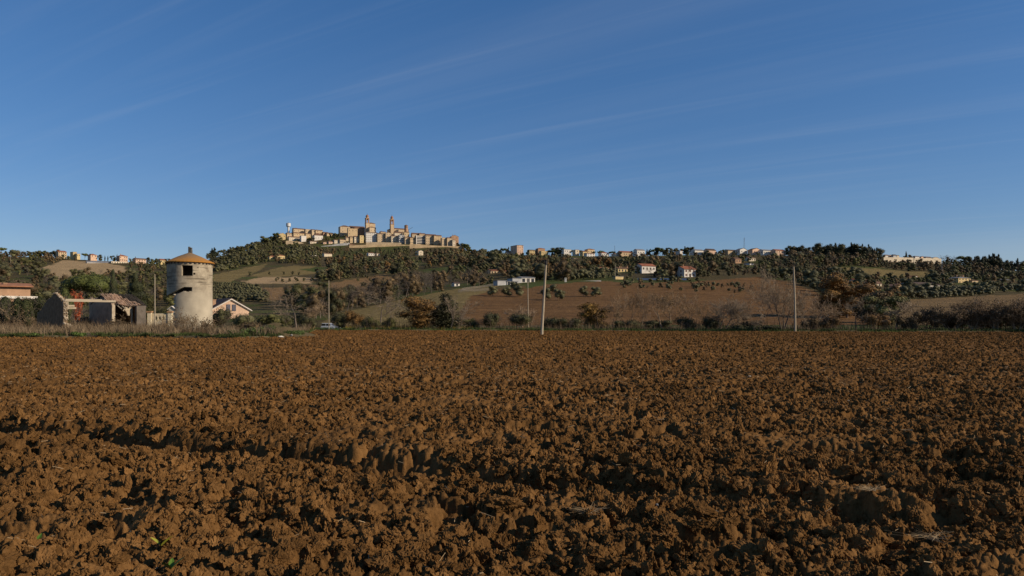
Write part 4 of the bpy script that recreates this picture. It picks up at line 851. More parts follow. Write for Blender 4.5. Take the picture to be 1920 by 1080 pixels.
wood([(580, 468), (700, 470), (870, 467), (905, 474), (905, 505), (860, 497), (780, 507), (760, 520), (720, 514), (600, 532), (592, 499)], (('dark', 5), ('mid', 3), ('brown', 4), ('olive', 2), ('greybare', 2), ('orange', 1)), 8, (5.5, 9.5), 'on the slope under the ramparts')
wood([(740, 548), (748, 527), (820, 515), (900, 505), (925, 513), (925, 536), (860, 540), (760, 561), (650, 584), (600, 600), (560, 596), (510, 566), (640, 563)], (('greybare', 6), ('brown', 4), ('dark', 2), ('mid', 1)), 10, (5, 8), 'in the brown thicket left of the brown field')
wood([(868, 467), (960, 481), (1160, 486), (1160, 500), (1120, 516), (1060, 527), (1000, 532), (930, 520), (900, 505)], (('olive', 6), ('dark', 4), ('mid', 3), ('brown', 3), ('orange', 1)), 9, (5, 9), 'on the green slope below the middle ridge')
wood([(940, 500), (1060, 498), (1062, 528), (1006, 528), (940, 522)], (('brown', 5), ('orange', 4), ('gold', 1), ('greybare', 2)), 11, (6, 9), 'among the russet trees round the brick farmhouse')
wood([(1160, 483), (1500, 481), (1500, 500), (1480, 527), (1420, 517), (1300, 521), (1160, 521)], (('dark', 4), ('brown', 5), ('mid', 3), ('olive', 3), ('greybare', 3)), 10, (4.5, 8), 'on the slope round the white farmhouses')
wood([(1480, 483), (1660, 487), (1660, 501), (1500, 501), (1480, 497)], (('dark', 2), ('brown', 6), ('mid', 2), ('greybare', 3)), 8, (5, 9), 'under the tall pine wood')
wood([(1655, 487), (1800, 494), (1980, 511), (1980, 526), (1780, 514), (1620, 502)], (('dark', 3), ('brown', 6), ('mid', 3), ('greybare', 2)), 8, (4, 7), 'on the wooded slope under the cemetery')
wood([(1490, 505), (1560, 514), (1700, 523), (1790, 516), (1980, 528), (1980, 548), (1860, 545), (1700, 545), (1600, 560), (1490, 530)], (('olive', 3), ('dark', 3), ('mid', 3), ('brown', 3)), 12, (4, 7), 'round the farmhouses on the right slope')
wood([(1540, 560), (1600, 545), (1700, 548), (1700, 562), (1640, 595), (1590, 590)], (('brown', 4), ('orange', 3), ('dark', 2), ('mid', 2)), 14, (4.5, 7), 'in the russet thicket right of the dark track')
wood([(1430, 520), (1490, 527), (1560, 556), (1520, 560), (1470, 540)], (('olive', 4), ('dark', 2), ('brown', 2)), 13, (3.5, 5.5), 'at the right border of the brown field')
# groves
G1 = [(396, 532), (470, 533), (500, 541), (505, 566), (396, 570)]
rows(G1, 0, 140, 6.5, 0, 1, .13, lambda a, b: (396 + a + b * 40 - 30, 532 + b * 40 + a * .08), 'olive', (3.2, 4.2), 'in the planted rows of the olive grove right of the silo')
wood([(1062, 517), (1150, 505), (1160, 522), (1062, 527)], (('olive', 1),), 7, (3.5, 5), 'in the olive grove above the white boundary wall')
wood([(1690, 552), (1700, 544), (1760, 546), (1860, 540), (1868, 552), (1780, 560), (1700, 562)], (('olive', 1),), 9, (4.2, 5.6), 'in the olive grove below the long barn')
wood([(1860, 540), (1990, 541), (1990, 549), (1862, 549)], (('olive', 1),), 14, (4, 5), 'in the loose olive row at the far right')
wood([(1160, 530), (1310, 526), (1400, 540), (1340, 552), (1250, 545), (1160, 536)], (('olive', 3),), 15, (2.2, 3.4), 'in the thin young grove crossing the brown field')
for i in range(60):
    x = random.uniform(1165, 1420); y = 532 + (x - 1165) * .045 + random.gauss(0, 4)
    add_tree(random.choice(('olive', 'olive', 'brown')), hit(x, y), random.uniform(1.6, 2.8), 'in the thin young grove crossing the brown field', x, True)
for x, y, h, z in ((924, 555.5, 4.0, 'first from the left of the field olives'), (949, 556.5, 3.8, 'second from the left of the field olives'), (971, 556.5, 4.4, 'in front of a smaller one in the field'), (966, 546, 4.0, 'behind a larger one by the paddock'), (1022.6, 562.5, 4.2, 'crossed by the leaning pole'), (1038, 550.5, 3.8, 'uphill of the pair right of the leaning pole'), (1050, 563.5, 3.9, 'lowest one right of the leaning pole'), (1093.7, 556.5, 4.2, 'left one of the right pair in the field'), (1116.5, 557, 3.9, 'right one of the right pair in the field')):
    CAND.append(('olive', hit(x, y), h * 1.22, 'on brown field, ' + z, 400))
for x, y, h in ((671.7, 528, 3.5), (689, 523, 3.4), (693, 526.5, 3.6), (697.5, 531.5, 3.8), (679, 537, 4), (684, 539, 4), (721, 527, 4.5), (703, 538.5, 3.5), (686, 520.5, 3.3)):
    CAND.append(('dark', hit(x, y), h, 'dotted over the orange-tan field', 60))
for x, y, h in ((505, 515.5, 4), (533, 515.5, 4), (548, 515, 4), (560, 516, 4), (470, 517, 5), (520, 529, 5), (530, 529.5, 4), (543, 529, 4), (556, 529, 5), (570, 528, 4), (585, 528, 5)):
    CAND.append(('dark', hit(x, y), h, 'in the hedge between the tan fields', 40))
CAND.sort(key=lambda c: -c[4]); cnt = {}; rest = {}
MARKS = [(540, 426, 'water tower'), (530, 442, 'yellow gable-fronted hall'), (630, 461, 'grey rampart'), (557, 457, 'curving left rampart'), (647, 432, 'palace'), (687, 420, 'left bell tower'), (697, 445, 'white apartment block'), (734, 418, 'right bell tower'), (789, 450, 'banded gallery building'), (852, 452, 'right end of the town'), (520, 482, 'yellow villa with red roof'), (615, 478, 'blank cream house'), (697, 477, 'white cottage'), (788, 474, 'grey-sided house'), (973, 468, 'tall ridge block'), (1010, 472, 'yellow ridge houses'), (1064, 473, 'white modern house'), (1108, 472, 'raised red-roofed house'), (1175, 474, 'long red ridge roofs'), (1277, 474, 'small white ridge gable'), (1311, 470, 'blue-grey ridge roof'), (1395, 458, 'radio mast'), (1463, 470, 'last red-roofed ridge house'), (1670, 484, 'left cemetery wall'), (1699, 475, 'cemetery cypress'), (1794, 490, 'right cemetery wall end'), (1766, 507, 'power pylon'), (1808, 527, 'yellow slate-roofed villa'), (1737, 537, 'long white barn'), (1686, 538, 'orange gable-fronted house'), (1717, 522, 'small red-roofed white house'), (1620, 533, 'red-tiled farmhouse'), (1890, 527, 'far right pale house'), (1488, 510, 'thick pole top'), (1467, 560, 'big bare tree'), (1290, 510, 'red-shuttered white farmhouse'), (1216, 501, 'farther white farmhouse'), (1385, 488, 'half-hidden brick house'), (1018, 504, 'brick farmhouse'), (935, 509, 'long low red-roofed house'), (1131, 507, 'ochre farmhouse'), (1173, 506, 'orange-walled farmhouse'), (990, 525, 'white open barn'), (941, 532, 'blue-grey shed'), (1024, 495, 'leaning pole top'), (857, 532, 'small white hut'), (618, 605, 'parked car'), (783, 580, 'russet field-edge tree'), (432, 570, 'pink gabled house'), (356, 540, 'silo window'), (355, 480, 'silo roof'), (232, 483, 'pink villa'), (264, 489, 'wide pinkish house'), (117, 475, 'ochre skyline house'), (141, 476, 'yellow skyline block'), (184, 492, 'long grey shed'), (31, 520, 'long low ochre farm'), (166, 528, 'sunlit umbrella pine'), (108, 555, 'ruin gable'), (30, 533, 'orange-roofed left house'), (1161, 521, 'ochre-green container'), (1245, 525, 'solar panels'), (1060, 530, 'white gatepost'), (616, 530, 'thin pole by the car'), (989, 530, 'thin straight pole'), (1599, 470, 'tall skyline pines'), (1605, 560, 'crooked pale bare tree')]
def tree_label(kind, p, h, zone, hp):
    if any(w in zone for w in ('on brown field', 'alone on', 'pair beyond', 'two-storey', 'by the white cottage')): return KADJ[kind] + ' ' + zone, KADJ[kind] + 's standing apart'
    x = 960 + p.x / p.y * F; y = HOR - (p.z + h / 2 - EYE) * F / p.y; mx_, my_, nm = min(MARKS, key=lambda m: math.hypot(m[0] - x, (m[1] - y) * 1.6)); dx = x - mx_; dy = y - my_; a = math.degrees(math.atan2(-dy, dx)) % 360
    d = ('right of', 'above right of', 'above', 'above left of', 'left of', 'below left of', 'below', 'below right of')[int((a + 22.5) // 45) % 8]; r_ = math.hypot(dx, dy)
    q = '' if r_ < 25 else 'farther ' if r_ < 55 else 'far '; sz = 'small ' if h < 5.2 else 'big ' if h > 8.2 else ''
    return sz + KADJ[kind] + ' ' + q + d + ' the ' + nm, KADJ[kind] + 's around the ' + nm
for kind, p, h, zone, hp in CAND:
    cnt[kind] = cnt.get(kind, 0) + 1; rz = random.uniform(0, 6.28); s = h / 8.0; wd = s * random.uniform(.9, 1.25)
    if kind in ('cypress',): wd = s
    if cnt[kind] <= 300:
        o = link(bpy.data.objects.new(KN[kind], random.choice((MIDT if h * F / p.y > 17 else FAR)[kind]))); o.location = p - Vector((0, 0, .1)); o.rotation_euler = (0, 0, rz); o.scale = (wd, wd, s)
        lb_, gr_ = tree_label(kind, p, h, zone, hp); tag(o, lb_, 'tree', gr_)
    else: rest.setdefault(kind, []).append((p, rz, wd, s))
for kind, li in rest.items():
    scatter(KN[kind] + 's_beyond', [proto(m) for m in FAR[kind]], [p[:] for p, *_ in li], [(0, 0, a) for _, a, *_ in li], [(w_, w_, s_) for *_, w_, s_ in li], [random.randrange(4) for _ in li])
print('trees', {k_: v for k_, v in cnt.items()})
# ================================================================== the silo
def panel(nx, nz, keep, xf, t, name, m, parent=None, jit=0., smooth=False):
    """thick sheet of cells with holes; xf(s, depth, z) with s, z in 0..1 gives the place"""
    r = np.random.default_rng(nx * 31 + nz); K = np.array([[keep((i + .5) / nx, (j + .5) / nz) for j in range(nz)] for i in range(nx)], bool)
    V = []; Qs = []; J = r.uniform(-jit, jit, (nx + 1, nz + 1, 2))
    idx = {}
    def v(i, j, d):
        k_ = (i, j, d)
        if k_ not in idx:
            jj = J[i, j] if 0 < i < nx and 0 < j < nz else (0, 0)
            idx[k_] = len(V); V.append(xf(i / nx + jj[0] / nx, d * t, j / nz + jj[1] / nz))
        return idx[k_]
    for i in range(nx):
        for j in range(nz):
            if not K[i, j]: continue
            Qs.append((v(i, j, 0), v(i + 1, j, 0), v(i + 1, j + 1, 0), v(i, j + 1, 0))); Qs.append((v(i, j, 1), v(i, j + 1, 1), v(i + 1, j + 1, 1), v(i + 1, j, 1)))
            if i == 0 or not K[i - 1, j]: Qs.append((v(i, j, 0), v(i, j + 1, 0), v(i, j + 1, 1), v(i, j, 1)))
            if i == nx - 1 or not K[i + 1, j]: Qs.append((v(i + 1, j, 0), v(i + 1, j, 1), v(i + 1, j + 1, 1), v(i + 1, j + 1, 0)))
            if j == 0 or not K[i, j - 1]: Qs.append((v(i, j, 0), v(i, j, 1), v(i + 1, j, 1), v(i + 1, j, 0)))
            if j == nz - 1 or not K[i, j + 1]: Qs.append((v(i, j + 1, 0), v(i + 1, j + 1, 0), v(i + 1, j + 1, 1), v(i, j + 1, 1)))
    me = mesh_np(name, V, Qs, mats=(m,)); return link(bpy.data.objects.new(name, me), parent)
def plaster(name, base, stain, brick=None):
    m = mat(name, base, col2=stain, scale=.8, rough=.95, bump=.02, bscale=9, thr=(.45, .8)); return m
def silo():
    D = 93.0; p = at(356, D); rad = 39.5 / F * D * 1.0; z = lambda r_: zrow(r_, D - rad) - p.z; H = z(491)
    e = empty('silo', p); tag(e, 'round plastered silo with orange conical roof and broken lower side', 'silo')
    ca = math.atan2(-p.y, -p.x)                                # angle that faces the camera
    m = bpy.data.materials.new('silo_plaster'); m.use_nodes = True; t = m.node_tree; n = t.nodes; l = t.links; b = n['Principled BSDF']; b.inputs['Roughness'].default_value = .95; b.inputs['Specular IOR Level'].default_value = .1
    tcc = n.new('ShaderNodeTexCoord'); n1 = n.new('ShaderNodeTexNoise'); n1.inputs['Scale'].default_value = 1.1; n1.inputs['Detail'].default_value = 8; n1.inputs['Roughness'].default_value = .7; l.new(tcc.outputs['Object'], n1.inputs['Vector'])
    r1 = n.new('ShaderNodeValToRGB'); r1.color_ramp.elements[0].position = .33; r1.color_ramp.elements[0].color = (.20, .155, .105, 1); r1.color_ramp.elements[1].position = .62; r1.color_ramp.elements[1].color = (.42, .35, .245, 1); l.new(n1.outputs['Fac'], r1.inputs[0])
    mp = n.new('ShaderNodeMapping'); mp.inputs['Scale'].default_value = (.5, .5, 5.5); l.new(tcc.outputs['Object'], mp.inputs[0]); n2 = n.new('ShaderNodeTexNoise'); n2.inputs['Scale'].default_value = .8; n2.inputs['Detail'].default_value = 5; l.new(mp.outputs[0], n2.inputs['Vector'])
    r2 = n.new('ShaderNodeMapRange'); r2.inputs[1].default_value = .35; r2.inputs[2].default_value = .47; r2.inputs[3].default_value = .5; r2.inputs[4].default_value = 1; l.new(n2.outputs['Fac'], r2.inputs[0])
    sx = n.new('ShaderNodeSeparateXYZ'); l.new(tcc.outputs['Object'], sx.inputs[0]); zr = n.new('ShaderNodeMapRange'); zr.inputs[1].default_value = 4.2; zr.inputs[2].default_value = 6.2; l.new(sx.outputs[2], zr.inputs[0])
    mxx = n.new('ShaderNodeMixRGB'); mxx.inputs[1].default_value = (.41, .345, .25, 1); l.new(zr.outputs[0], mxx.inputs[0]); vs = n.new('ShaderNodeVectorMath'); vs.operation = 'SCALE'; l.new(r1.outputs[0], vs.inputs[0]); l.new(r2.outputs[0], vs.inputs['Scale']); l.new(vs.outputs[0], mxx.inputs[2])
    n3 = n.new('ShaderNodeTexNoise'); n3.inputs['Scale'].default_value = .7; n3.inputs['Detail'].default_value = 7; l.new(tcc.outputs['Object'], n3.inputs['Vector']); r3 = n.new('ShaderNodeMapRange'); r3.inputs[1].default_value = .35; r3.inputs[2].default_value = .65; r3.inputs[3].default_value = .85; r3.inputs[4].default_value = 1.1; l.new(n3.outputs['Fac'], r3.inputs[0])
    v2 = n.new('ShaderNodeVectorMath'); v2.operation = 'SCALE'; l.new(mxx.outputs[0], v2.inputs[0]); l.new(r3.outputs[0], v2.inputs['Scale']); l.new(v2.outputs[0], b.inputs['Base Color'])
    bp = n.new('ShaderNodeBump'); bp.inputs['Distance'].default_value = .04; l.new(n3.outputs['Fac'], bp.inputs['Height']); l.new(bp.outputs[0], b.inputs['Normal'])
    def keep(s, zt):
        th = (s - .5) * 2 * math.pi; h = zt * H; x = 356 + 39.5 * math.sin(th); front = abs(th) < math.pi / 2; row = 625 - (625 - 491) * zt
        if front:
            if 342.8 < x < 360.3 and 497 < row < 515.5: return False
            if 345 < x < 359.5 and 536 < row < 544.5 - (.15 * abs(x - 352)): return False
            if (367.5 < x < 370.5 and 497.5 < row < 501.5 and x > 372 - (row - 497) * 1.1) or (361.5 < x < 364.5 and 510.5 < row < 513.5): return False
            top = 551 - (x - 317) * .50                        # slanting broken edge
            if x < 346 and top < row < top + 7 + max(0, (331 - x)) * 0 and x >= 329: return False
            if x < 329.5 + 1.2 * math.sin(row * .9) and row > top: return False
        elif th < -math.pi / 2 and th > -2.55 and row > 548 + 2 * math.sin(th * 9): return False
        return True
    def xf(s, d, zt):
        th = (s - .5) * 2 * math.pi; a = ca + th; rr = rad - d
        return (rr * math.cos(a), rr * math.sin(a), -.4 + zt * (H + .4))
    panel(220, 130, keep, xf, .32, 'wall', m, e)
    # conical roof: lichen-covered sheet with thick rim, rafter ends under it
    rm_ = bpy.data.materials.new('lichen_roof'); rm_.use_nodes = True; t = rm_.node_tree; n = t.nodes; l = t.links; b = n['Principled BSDF']; b.inputs['Roughness'].default_value = .95
    tcc = n.new('ShaderNodeTexCoord'); ln = n.new('ShaderNodeVectorMath'); ln.operation = 'LENGTH'; mp = n.new('ShaderNodeMapping'); mp.inputs['Scale'].default_value = (1, 1, 0); l.new(tcc.outputs['Object'], mp.inputs[0]); l.new(mp.outputs[0], ln.inputs[0])
    nz = n.new('ShaderNodeTexNoise'); nz.inputs['Scale'].default_value = 2.2; nz.inputs['Detail'].default_value = 8; nz.inputs['Roughness'].default_value = .75; l.new(tcc.outputs['Object'], nz.inputs['Vector'])
    ad = n.new('ShaderNodeMath'); ad.operation = 'MULTIPLY_ADD'; l.new(nz.outputs['Fac'], ad.inputs[0]); ad.inputs[1].default_value = 2.4; l.new(ln.outputs['Value'], ad.inputs[2])
    mr = n.new('ShaderNodeMapRange'); mr.inputs[1].default_value = 2.2; mr.inputs[2].default_value = 3.9; l.new(ad.outputs[0], mr.inputs[0])
    cr = n.new('ShaderNodeValToRGB'); cr.color_ramp.elements[0].color = (.20, .125, .06, 1); cr.color_ramp.elements[1].color = (.37, .155, .018, 1); l.new(mr.outputs[0], cr.inputs[0]); l.new(cr.outputs[0], b.inputs['Base Color'])
    bp = n.new('ShaderNodeBump'); bp.inputs['Distance'].default_value = .05; l.new(nz.outputs['Fac'], bp.inputs['Height']); l.new(bp.outputs[0], b.inputs['Normal'])
    T = zrow(473.6, D) - p.z; RR = rad * 1.07
    MB().lathe([(RR - .1, H - .02), (RR + .04, H + .02), (RR + .04, H + .12), (RR * .5, H + .12 + (T - H) * .52), (.12, T)], 40).build('roof', rm_, e)
    mt = mat('rafter_wood', (.045, .035, .028), .3, 5); raf = MB().box(-.09, .09, -.5, .02, -.16, 0).mesh('rafter', mt)
    for k_ in range(34):
        a = 2 * math.pi * k_ / 34; o = link(bpy.data.objects.new('rafter', raf), e); o.location = (RR * .97 * math.cos(a), RR * .97 * math.sin(a), H - .022); o.rotation_euler = (0, 0, a - math.pi / 2)
    MB().box(-.14, .02, -.18, .18, T - .25, T + .72).build('chimney', mat('weathered_stone', (.10, .09, .075), .3, 4), e)
    MB().lathe([(.0 + .16, T - .1), (.17, T + .2), (.12, T + .45), (.16, T + .6)], 7, (.17, 0)).build('pinnacle', MATS['weathered_stone'], e)
    # sill slab and broken floor ring seen through the gap
    MB().lathe([(rad - .36, z(550) - .2), (rad - .36, z(550))], 30).build('floor', mat('old_concrete', (.20, .17, .13), .2, 2), e)
    KEEP.append((316, 396, 474, 625, D))
silo()
# ================================================================== the ruined farm building
def ruin():
    D = 76.0; o = at(118.5, D); th = -math.atan((118.5 - 960) / F) + R(22); c, s_ = math.cos(th), math.sin(th); k_ = D / F * 1.02
    e = empty('ruined_barn', o, th); e.scale = (.82, .92, 1); tag(e, 'roofless stone barn ruin with fallen front wall and sagging tiles', 'ruin')
    z = lambda r_: zrow(r_, D) - o.z
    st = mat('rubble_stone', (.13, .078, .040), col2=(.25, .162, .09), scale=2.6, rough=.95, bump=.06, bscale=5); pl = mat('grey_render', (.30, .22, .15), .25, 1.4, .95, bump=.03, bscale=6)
    sm = [clod_mesh(60 + i, 2) for i in range(3)]
    for q in sm: q.materials.clear(); q.materials.append(mat('pale_rubble', (.36, .275, .185), col2=(.50, .41, .29), scale=2, rough=.95, objvar=.25))
    r = random.Random(4)
    def stone(x, y, zz_, sz, par):
        ob = link(bpy.data.objects.new('stone', r.choice(sm)), par); ob.location = (x, y, zz_); ob.scale = (sz * r.uniform(.8, 1.5), sz, sz * r.uniform(.6, 1)); ob.rotation_euler = (0, 0, r.uniform(0, 6)); return ob
    W1 = 7.0; zc = z(566); za = z(549); zb_ = z(585)            # left gable wall: front corner, apex, broken rear
    def jag(x): return .12 * math.sin(x * 17) + .10 * math.sin(x * 41 + 1)
    def kg(a, b):
        y = a * W1; h = b * za; top = zc + (za - zc) * y / 2.3 if y < 2.3 else za - (za - zb_) * (y - 2.3) / (W1 - 2.3)
        return h < top + jag(y)
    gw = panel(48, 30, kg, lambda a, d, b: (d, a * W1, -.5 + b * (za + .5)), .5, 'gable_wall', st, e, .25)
    for i in range(26):
        y = .1 + i * .11; stone(.22, y, zc + (za - zc) * min(y, 2.3) / 2.3 + .05 if y < 2.3 else za, .16, gw)
    def kf(a, b):                                               # stump of the front wall, stepped
        x = a * 1.5; h = b * zc
        return h < (zc if x < .45 + .1 * math.sin(h * 7) else (1.55 - .3 * (x - .45)) if x < 1.35 - .35 * max(0, 1.0 - h) else 0) and not (.1 < x < .3 and 1.35 < h < 1.75)
    fw = panel(22, 40, kf, lambda a, d, b: (.02 + a * 1.5, d, -.5 + b * (zc + .5)), .45, 'front_wall', mat('sunlit_rubble', (.33, .25, .165), col2=(.47, .38, .26), scale=3, rough=.95, bump=.06, bscale=6), e, .25)  # lighter copy of the gable's rubble, sunlight put into its colour
    for i in range(34): stone(r.uniform(.05, .5), -.02, r.uniform(.2, zc), r.uniform(.08, .15), fw)
    L1 = 5.35
    xw = 5.8; W2 = 5.6; zk = z(566.5)
    def kc(a, b):
        y = a * W2; h = b * za; return h < zk + (za - zk) * min(1, y / 2.5) * .6 + jag(y) * .6
    panel(40, 30, kc, lambda a, d, b: (xw + d, a * W2, -.5 + b * (za + .5)), .4, 'cross_wall', pl, e, .2)
    MB().box(xw + .02, xw + .42, -.12, -.003, -.4, z(570)).build('pier', MATS['sunlit_rubble'], e)
    bk = lambda a, b: b * 3 < 1.6 + .35 * math.sin(a * 9) + jag(a * 8)
    panel(40, 24, bk, lambda a, d, b: (.5 + a * (xw - .5), W2 - .4 + d, -.5 + b * 3.5), .4, 'rear_wall', st, e, .2)
    wd = mat('pale_timber', (.36, .29, .20), .2, 2, .9, stretch=(.4, 6, 6)); MB().beam((.25, .15, z(563.4)), (xw + .55, .1, z(563.2)), .26, .2).build('beam', wd, e)
    MB().beam((.4, .55, z(561.6)), (4.9, .6, z(561)), .2, .16).build('beam', wd, e)
    for zz_, x1 in ((z(572.6), 2.3), (z(577), 2.5)): MB().beam((.45, 4.2, zz_), (x1 + 1.0, 4.3, zz_ + .05), .16, .18).build('beam', wd, e)
    MB().beam((2.4, 4.1, z(578)), (2.4, 4.1, z(564)), .14, .14).build('post', wd, e)
    # right part: rear, end and front walls, black inside
    xe = 9.4
    MB().box(xw + .42, xe, 4.6, 5.0, -.5, z(566)).build('rear_wall', st, e)
    MB().prism([(0, -.5), (5.0, -.5), (5.0, z(568)), (2.6, z(551)), (0, z(568))], 0, .4).V
    ew = MB().prism([(0, -.5), (5.0, -.5), (5.0, z(568)), (2.6, z(551.5)), (0, z(568))], 0, .4); ew.V = [(xe + y, x, zz_) for x, y, zz_ in ew.V]; ew.build('end_wall', st, e)
    def kr(a, b):
        x = a * 1.3; h = b * z(571); return h > z(584) + .25 * math.sin(x * 6) and x > .5 * max(0, (z(577) - h)) + .2 * math.sin(h * 9) + .15 or x > 1.15
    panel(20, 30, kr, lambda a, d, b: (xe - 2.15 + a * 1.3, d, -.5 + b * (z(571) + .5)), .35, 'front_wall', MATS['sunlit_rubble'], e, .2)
    fr = MB().box(xe - .80, xe + .42, -.9, -.45, -.5, z(571.5)).build('front_wall', mat('dark_grey_render', (.13, .105, .08), .3, 1.5, .95, bump=.04, bscale=5), e)  # front wall in a darker grey than the rubble beside it
    # roof: rows of half-round tiles on a sagging slope, the right end in darker tiles
    def half(m):
        q = MB(); n = 6; L_ = .46; vs = []
        for y in (0, L_):
            rr = .105 if y == 0 else .085
            for i in range(n + 1): a = math.pi * i / n; vs.append((rr * math.cos(a), y, rr * math.sin(a)))
            for i in range(n + 1): a = math.pi * i / n; vs.append(((rr - .02) * math.cos(a), y, (rr - .02) * math.sin(a)))
        w_ = 2 * (n + 1); fs = []
        for i in range(n): fs += [(i, i + 1, w_ + i + 1, w_ + i), (n + 1 + i + 1, n + 1 + i, w_ + n + 1 + i, w_ + n + 1 + i + 1), (i + 1, i, n + 1 + i, n + 2 + i), (w_ + i, w_ + i + 1, w_ + n + 2 + i, w_ + n + 1 + i)]
        return q.add(vs, fs).mesh('tile', m)
    tl = [half(mat('clay_tile', (.30, .175, .10), col2=(.44, .30, .20), scale=2, rough=.9, objvar=.35)), half(mat('dark_tile', (.055, .043, .030), .4, 2, .9, objvar=.35))]
    rf = MB(); x0, x1 = xw - .05, xe + .75; yr = 2.6; zr_ = z(550); ze_ = z(570)
    dk = mat('old_boards', (.05, .038, .028), .3, 4)
    rb = MB().add([(x0 + .7, .1, ze_ + .02), (x1, -.6, ze_ - .12), (x1, yr, zr_ - .06), (x0, yr, zr_ - .06), (x0 + .7, .1, ze_ - .06), (x1, -.6, ze_ - .2), (x1, yr, zr_ - .14), (x0, yr, zr_ - .14)], [(0, 1, 2, 3), (4, 7, 6, 5), (0, 4, 5, 1), (1, 5, 6, 2), (2, 6, 7, 3), (3, 7, 4, 0)]).build('roof', dk, e)
    MB().add([(x0, yr, zr_ - .05), (x1, yr, zr_ - .05), (x1, 5.2, z(567)), (x0, 5.2, z(567)), (x0, yr, zr_ - .13), (x1, yr, zr_ - .13), (x1, 5.2, z(567) - .1), (x0, 5.2, z(567) - .1)], [(0, 1, 2, 3), (4, 7, 6, 5), (0, 4, 5, 1), (1, 5, 6, 2), (2, 6, 7, 3), (3, 7, 4, 0)]).build('rear_roof', dk, e)
    ncol = 20; pitch = math.atan2(zr_ - ze_, yr)
    for i in range(ncol):
        x = x0 + .1 + (x1 - x0 - .15) * i / (ncol - 1); dx = (i / (ncol - 1)); bow = .10 * math.sin(dx * 9) + .06 * r.uniform(-1, 1); low = r.choice((0, 0, .12, -.1))
        for j in range(8):
            t_ = j / 7.6; y = -.25 + low + (yr + .25) * t_
            if dx < .3 and j < 2 and r.random() < .6: continue
            if r.random() < .05: continue
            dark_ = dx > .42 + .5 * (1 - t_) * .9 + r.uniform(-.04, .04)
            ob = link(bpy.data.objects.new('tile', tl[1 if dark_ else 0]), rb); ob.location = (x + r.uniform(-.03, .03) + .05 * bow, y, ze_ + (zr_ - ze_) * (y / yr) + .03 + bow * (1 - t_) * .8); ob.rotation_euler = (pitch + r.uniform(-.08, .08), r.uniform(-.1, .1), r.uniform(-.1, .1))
    for xx in (xw + .7, xw + 1.25): MB().beam((xx, -.2, ze_ - .1), (xx + .35, -.55, z(578)), .09, .09).build('rafter', wd, e)
    for i in range(14): stone(r.uniform(0, 6), r.uniform(-1.6, -.3), .12, r.uniform(.12, .28), e)
ruin()
# ================================================================== other near buildings
e = house('house', -45, 57, 529.6, 535.4, 606, 'low house with orange tiled roof at the left edge behind the hedge', 'house', 'brick', 'terra', D=165, depth=8, rel=6, chim=0, over=.9)
MB().box(.2, 11.6, -.12, -.004, e.children[0].dimensions.z * 0 + 6.55, 7.15).build('fascia', wm('white'), e)
MB().box(5.2, 5.9, 1.5, 2.2, 7.0, 10.0).box(5.1, 6.0, 1.4, 2.3, 10.0, 10.15).build('chimney', wm('brick'), e)
def pink_house():
    D = 215; e = house('house', 398.5, 467, 559.5, 578.6, 606, 'pink gabled house with dark brown roof right of the silo', 'house', 'pink', 'dark', 'gable', 'y', depth=14, rel=16, D=D, over=.7)
    wl = [c for c in e.children if c.name.startswith('wall')][0]; w = max(v.co.x for v in wl.data.vertices); T = max(v.co.z for v in wl.data.vertices); sh = mat('grey_shutters', (.09, .085, .10), .2, 4, .6)
    for x in (w * .38, w * .535):
        q = MB().box(x, x + .95, -.09, .05, T - 3.3, T - 1.5).build('window', WINM['dark'].materials[0], e)
        for s_ in (0, 1): MB().box(x - .06 + s_ * .54, x + .49 + s_ * .52, -.16, -.092, T - 3.35, T - 1.45).build('shutter', sh, q)
    H = zrow(578.6, D) - e.location.z; sl_ = (T + .22 - H) / (w / 2); fm = wm('white')
    for s_ in (-1, 1):
        a = [(w / 2, T + .22 + .02), (w / 2 + s_ * (w / 2 + .75), H - sl_ * .75 + .02), (w / 2 + s_ * (w / 2 + .75), H - sl_ * .75 - .26), (w / 2, T - .06)]
        MB().prism(a, -.56, -.425).build('bargeboard', fm, e)
    for x, y in ((w * .12, 4.5), (w * .66, 7.5)): MB().box(x, x + .9, y, y + .9, T - 2.6, T + .35 - .5 * (x < w * .3)).box(x - .12, x + 1.02, y - .12, y + 1.02, T + .35 - .5 * (x < w * .3), T + .55 - .5 * (x < w * .3)).build('chimney', wm('brick'), e)
pink_house()
def pierced_wall():
    D = 84; p = at(281, D); z = lambda r_: zrow(r_, D) - p.z; w = 34 / F * D; e = empty('pierced_wall', p, R(8)); tag(e, 'cream wall with diamond holes between two pillars left of the silo', 'wall'); H = z(588); c = mat('yellowed_plaster', (.58, .45, .25), col2=(.64, .57, .42), scale=2.2, rough=.95, bump=.02)
    def kp(a, b):
        x = a * w; h = b * H
        return not any(abs(x - cx) / .14 + abs(h - 1.78) / .26 < 1 for cx in (w * .32, w * .52, w * .70))
    panel(60, 36, kp, lambda a, d, b: (a * w, d, -.3 + b * (H + .3)), .2, 'wall', c, e)
    for x in (-.25, w - .1):
        q = MB().box(x, x + .4, -.1, .34, -.3, H + .12).build('pillar', c, e); MB().box(x - .08, x + .48, -.18, .42, H + .122, H + .28).build('cap', mat('brick_cap', (.36, .20, .10), .2, 4), q)
    MB().box(-1.6, -.25, .02, .22, -.3, z(606) + .35).build('low_wall', c, e)
pierced_wall()
def bird_house():
    D = 103; p = at(322, D); e = empty('small_hut', p); tag(e, 'tiny pale hut with pointed roof beside the broken silo foot', 'hut'); z = lambda r_: zrow(r_, D) - p.z
    MB().prism([(-.42, 0), (.42, 0), (.42, z(580)), (0, z(575.5)), (-.42, z(580))], 0, .7).build('wall', wm('cream'), e); MB().prism([(-.6, z(581)), (0, z(575)), (.6, z(581)), (.6, z(580)), (0, z(573.6)), (-.6, z(580))], -.1, .8).build('roof', wm('white'), e)
bird_house()
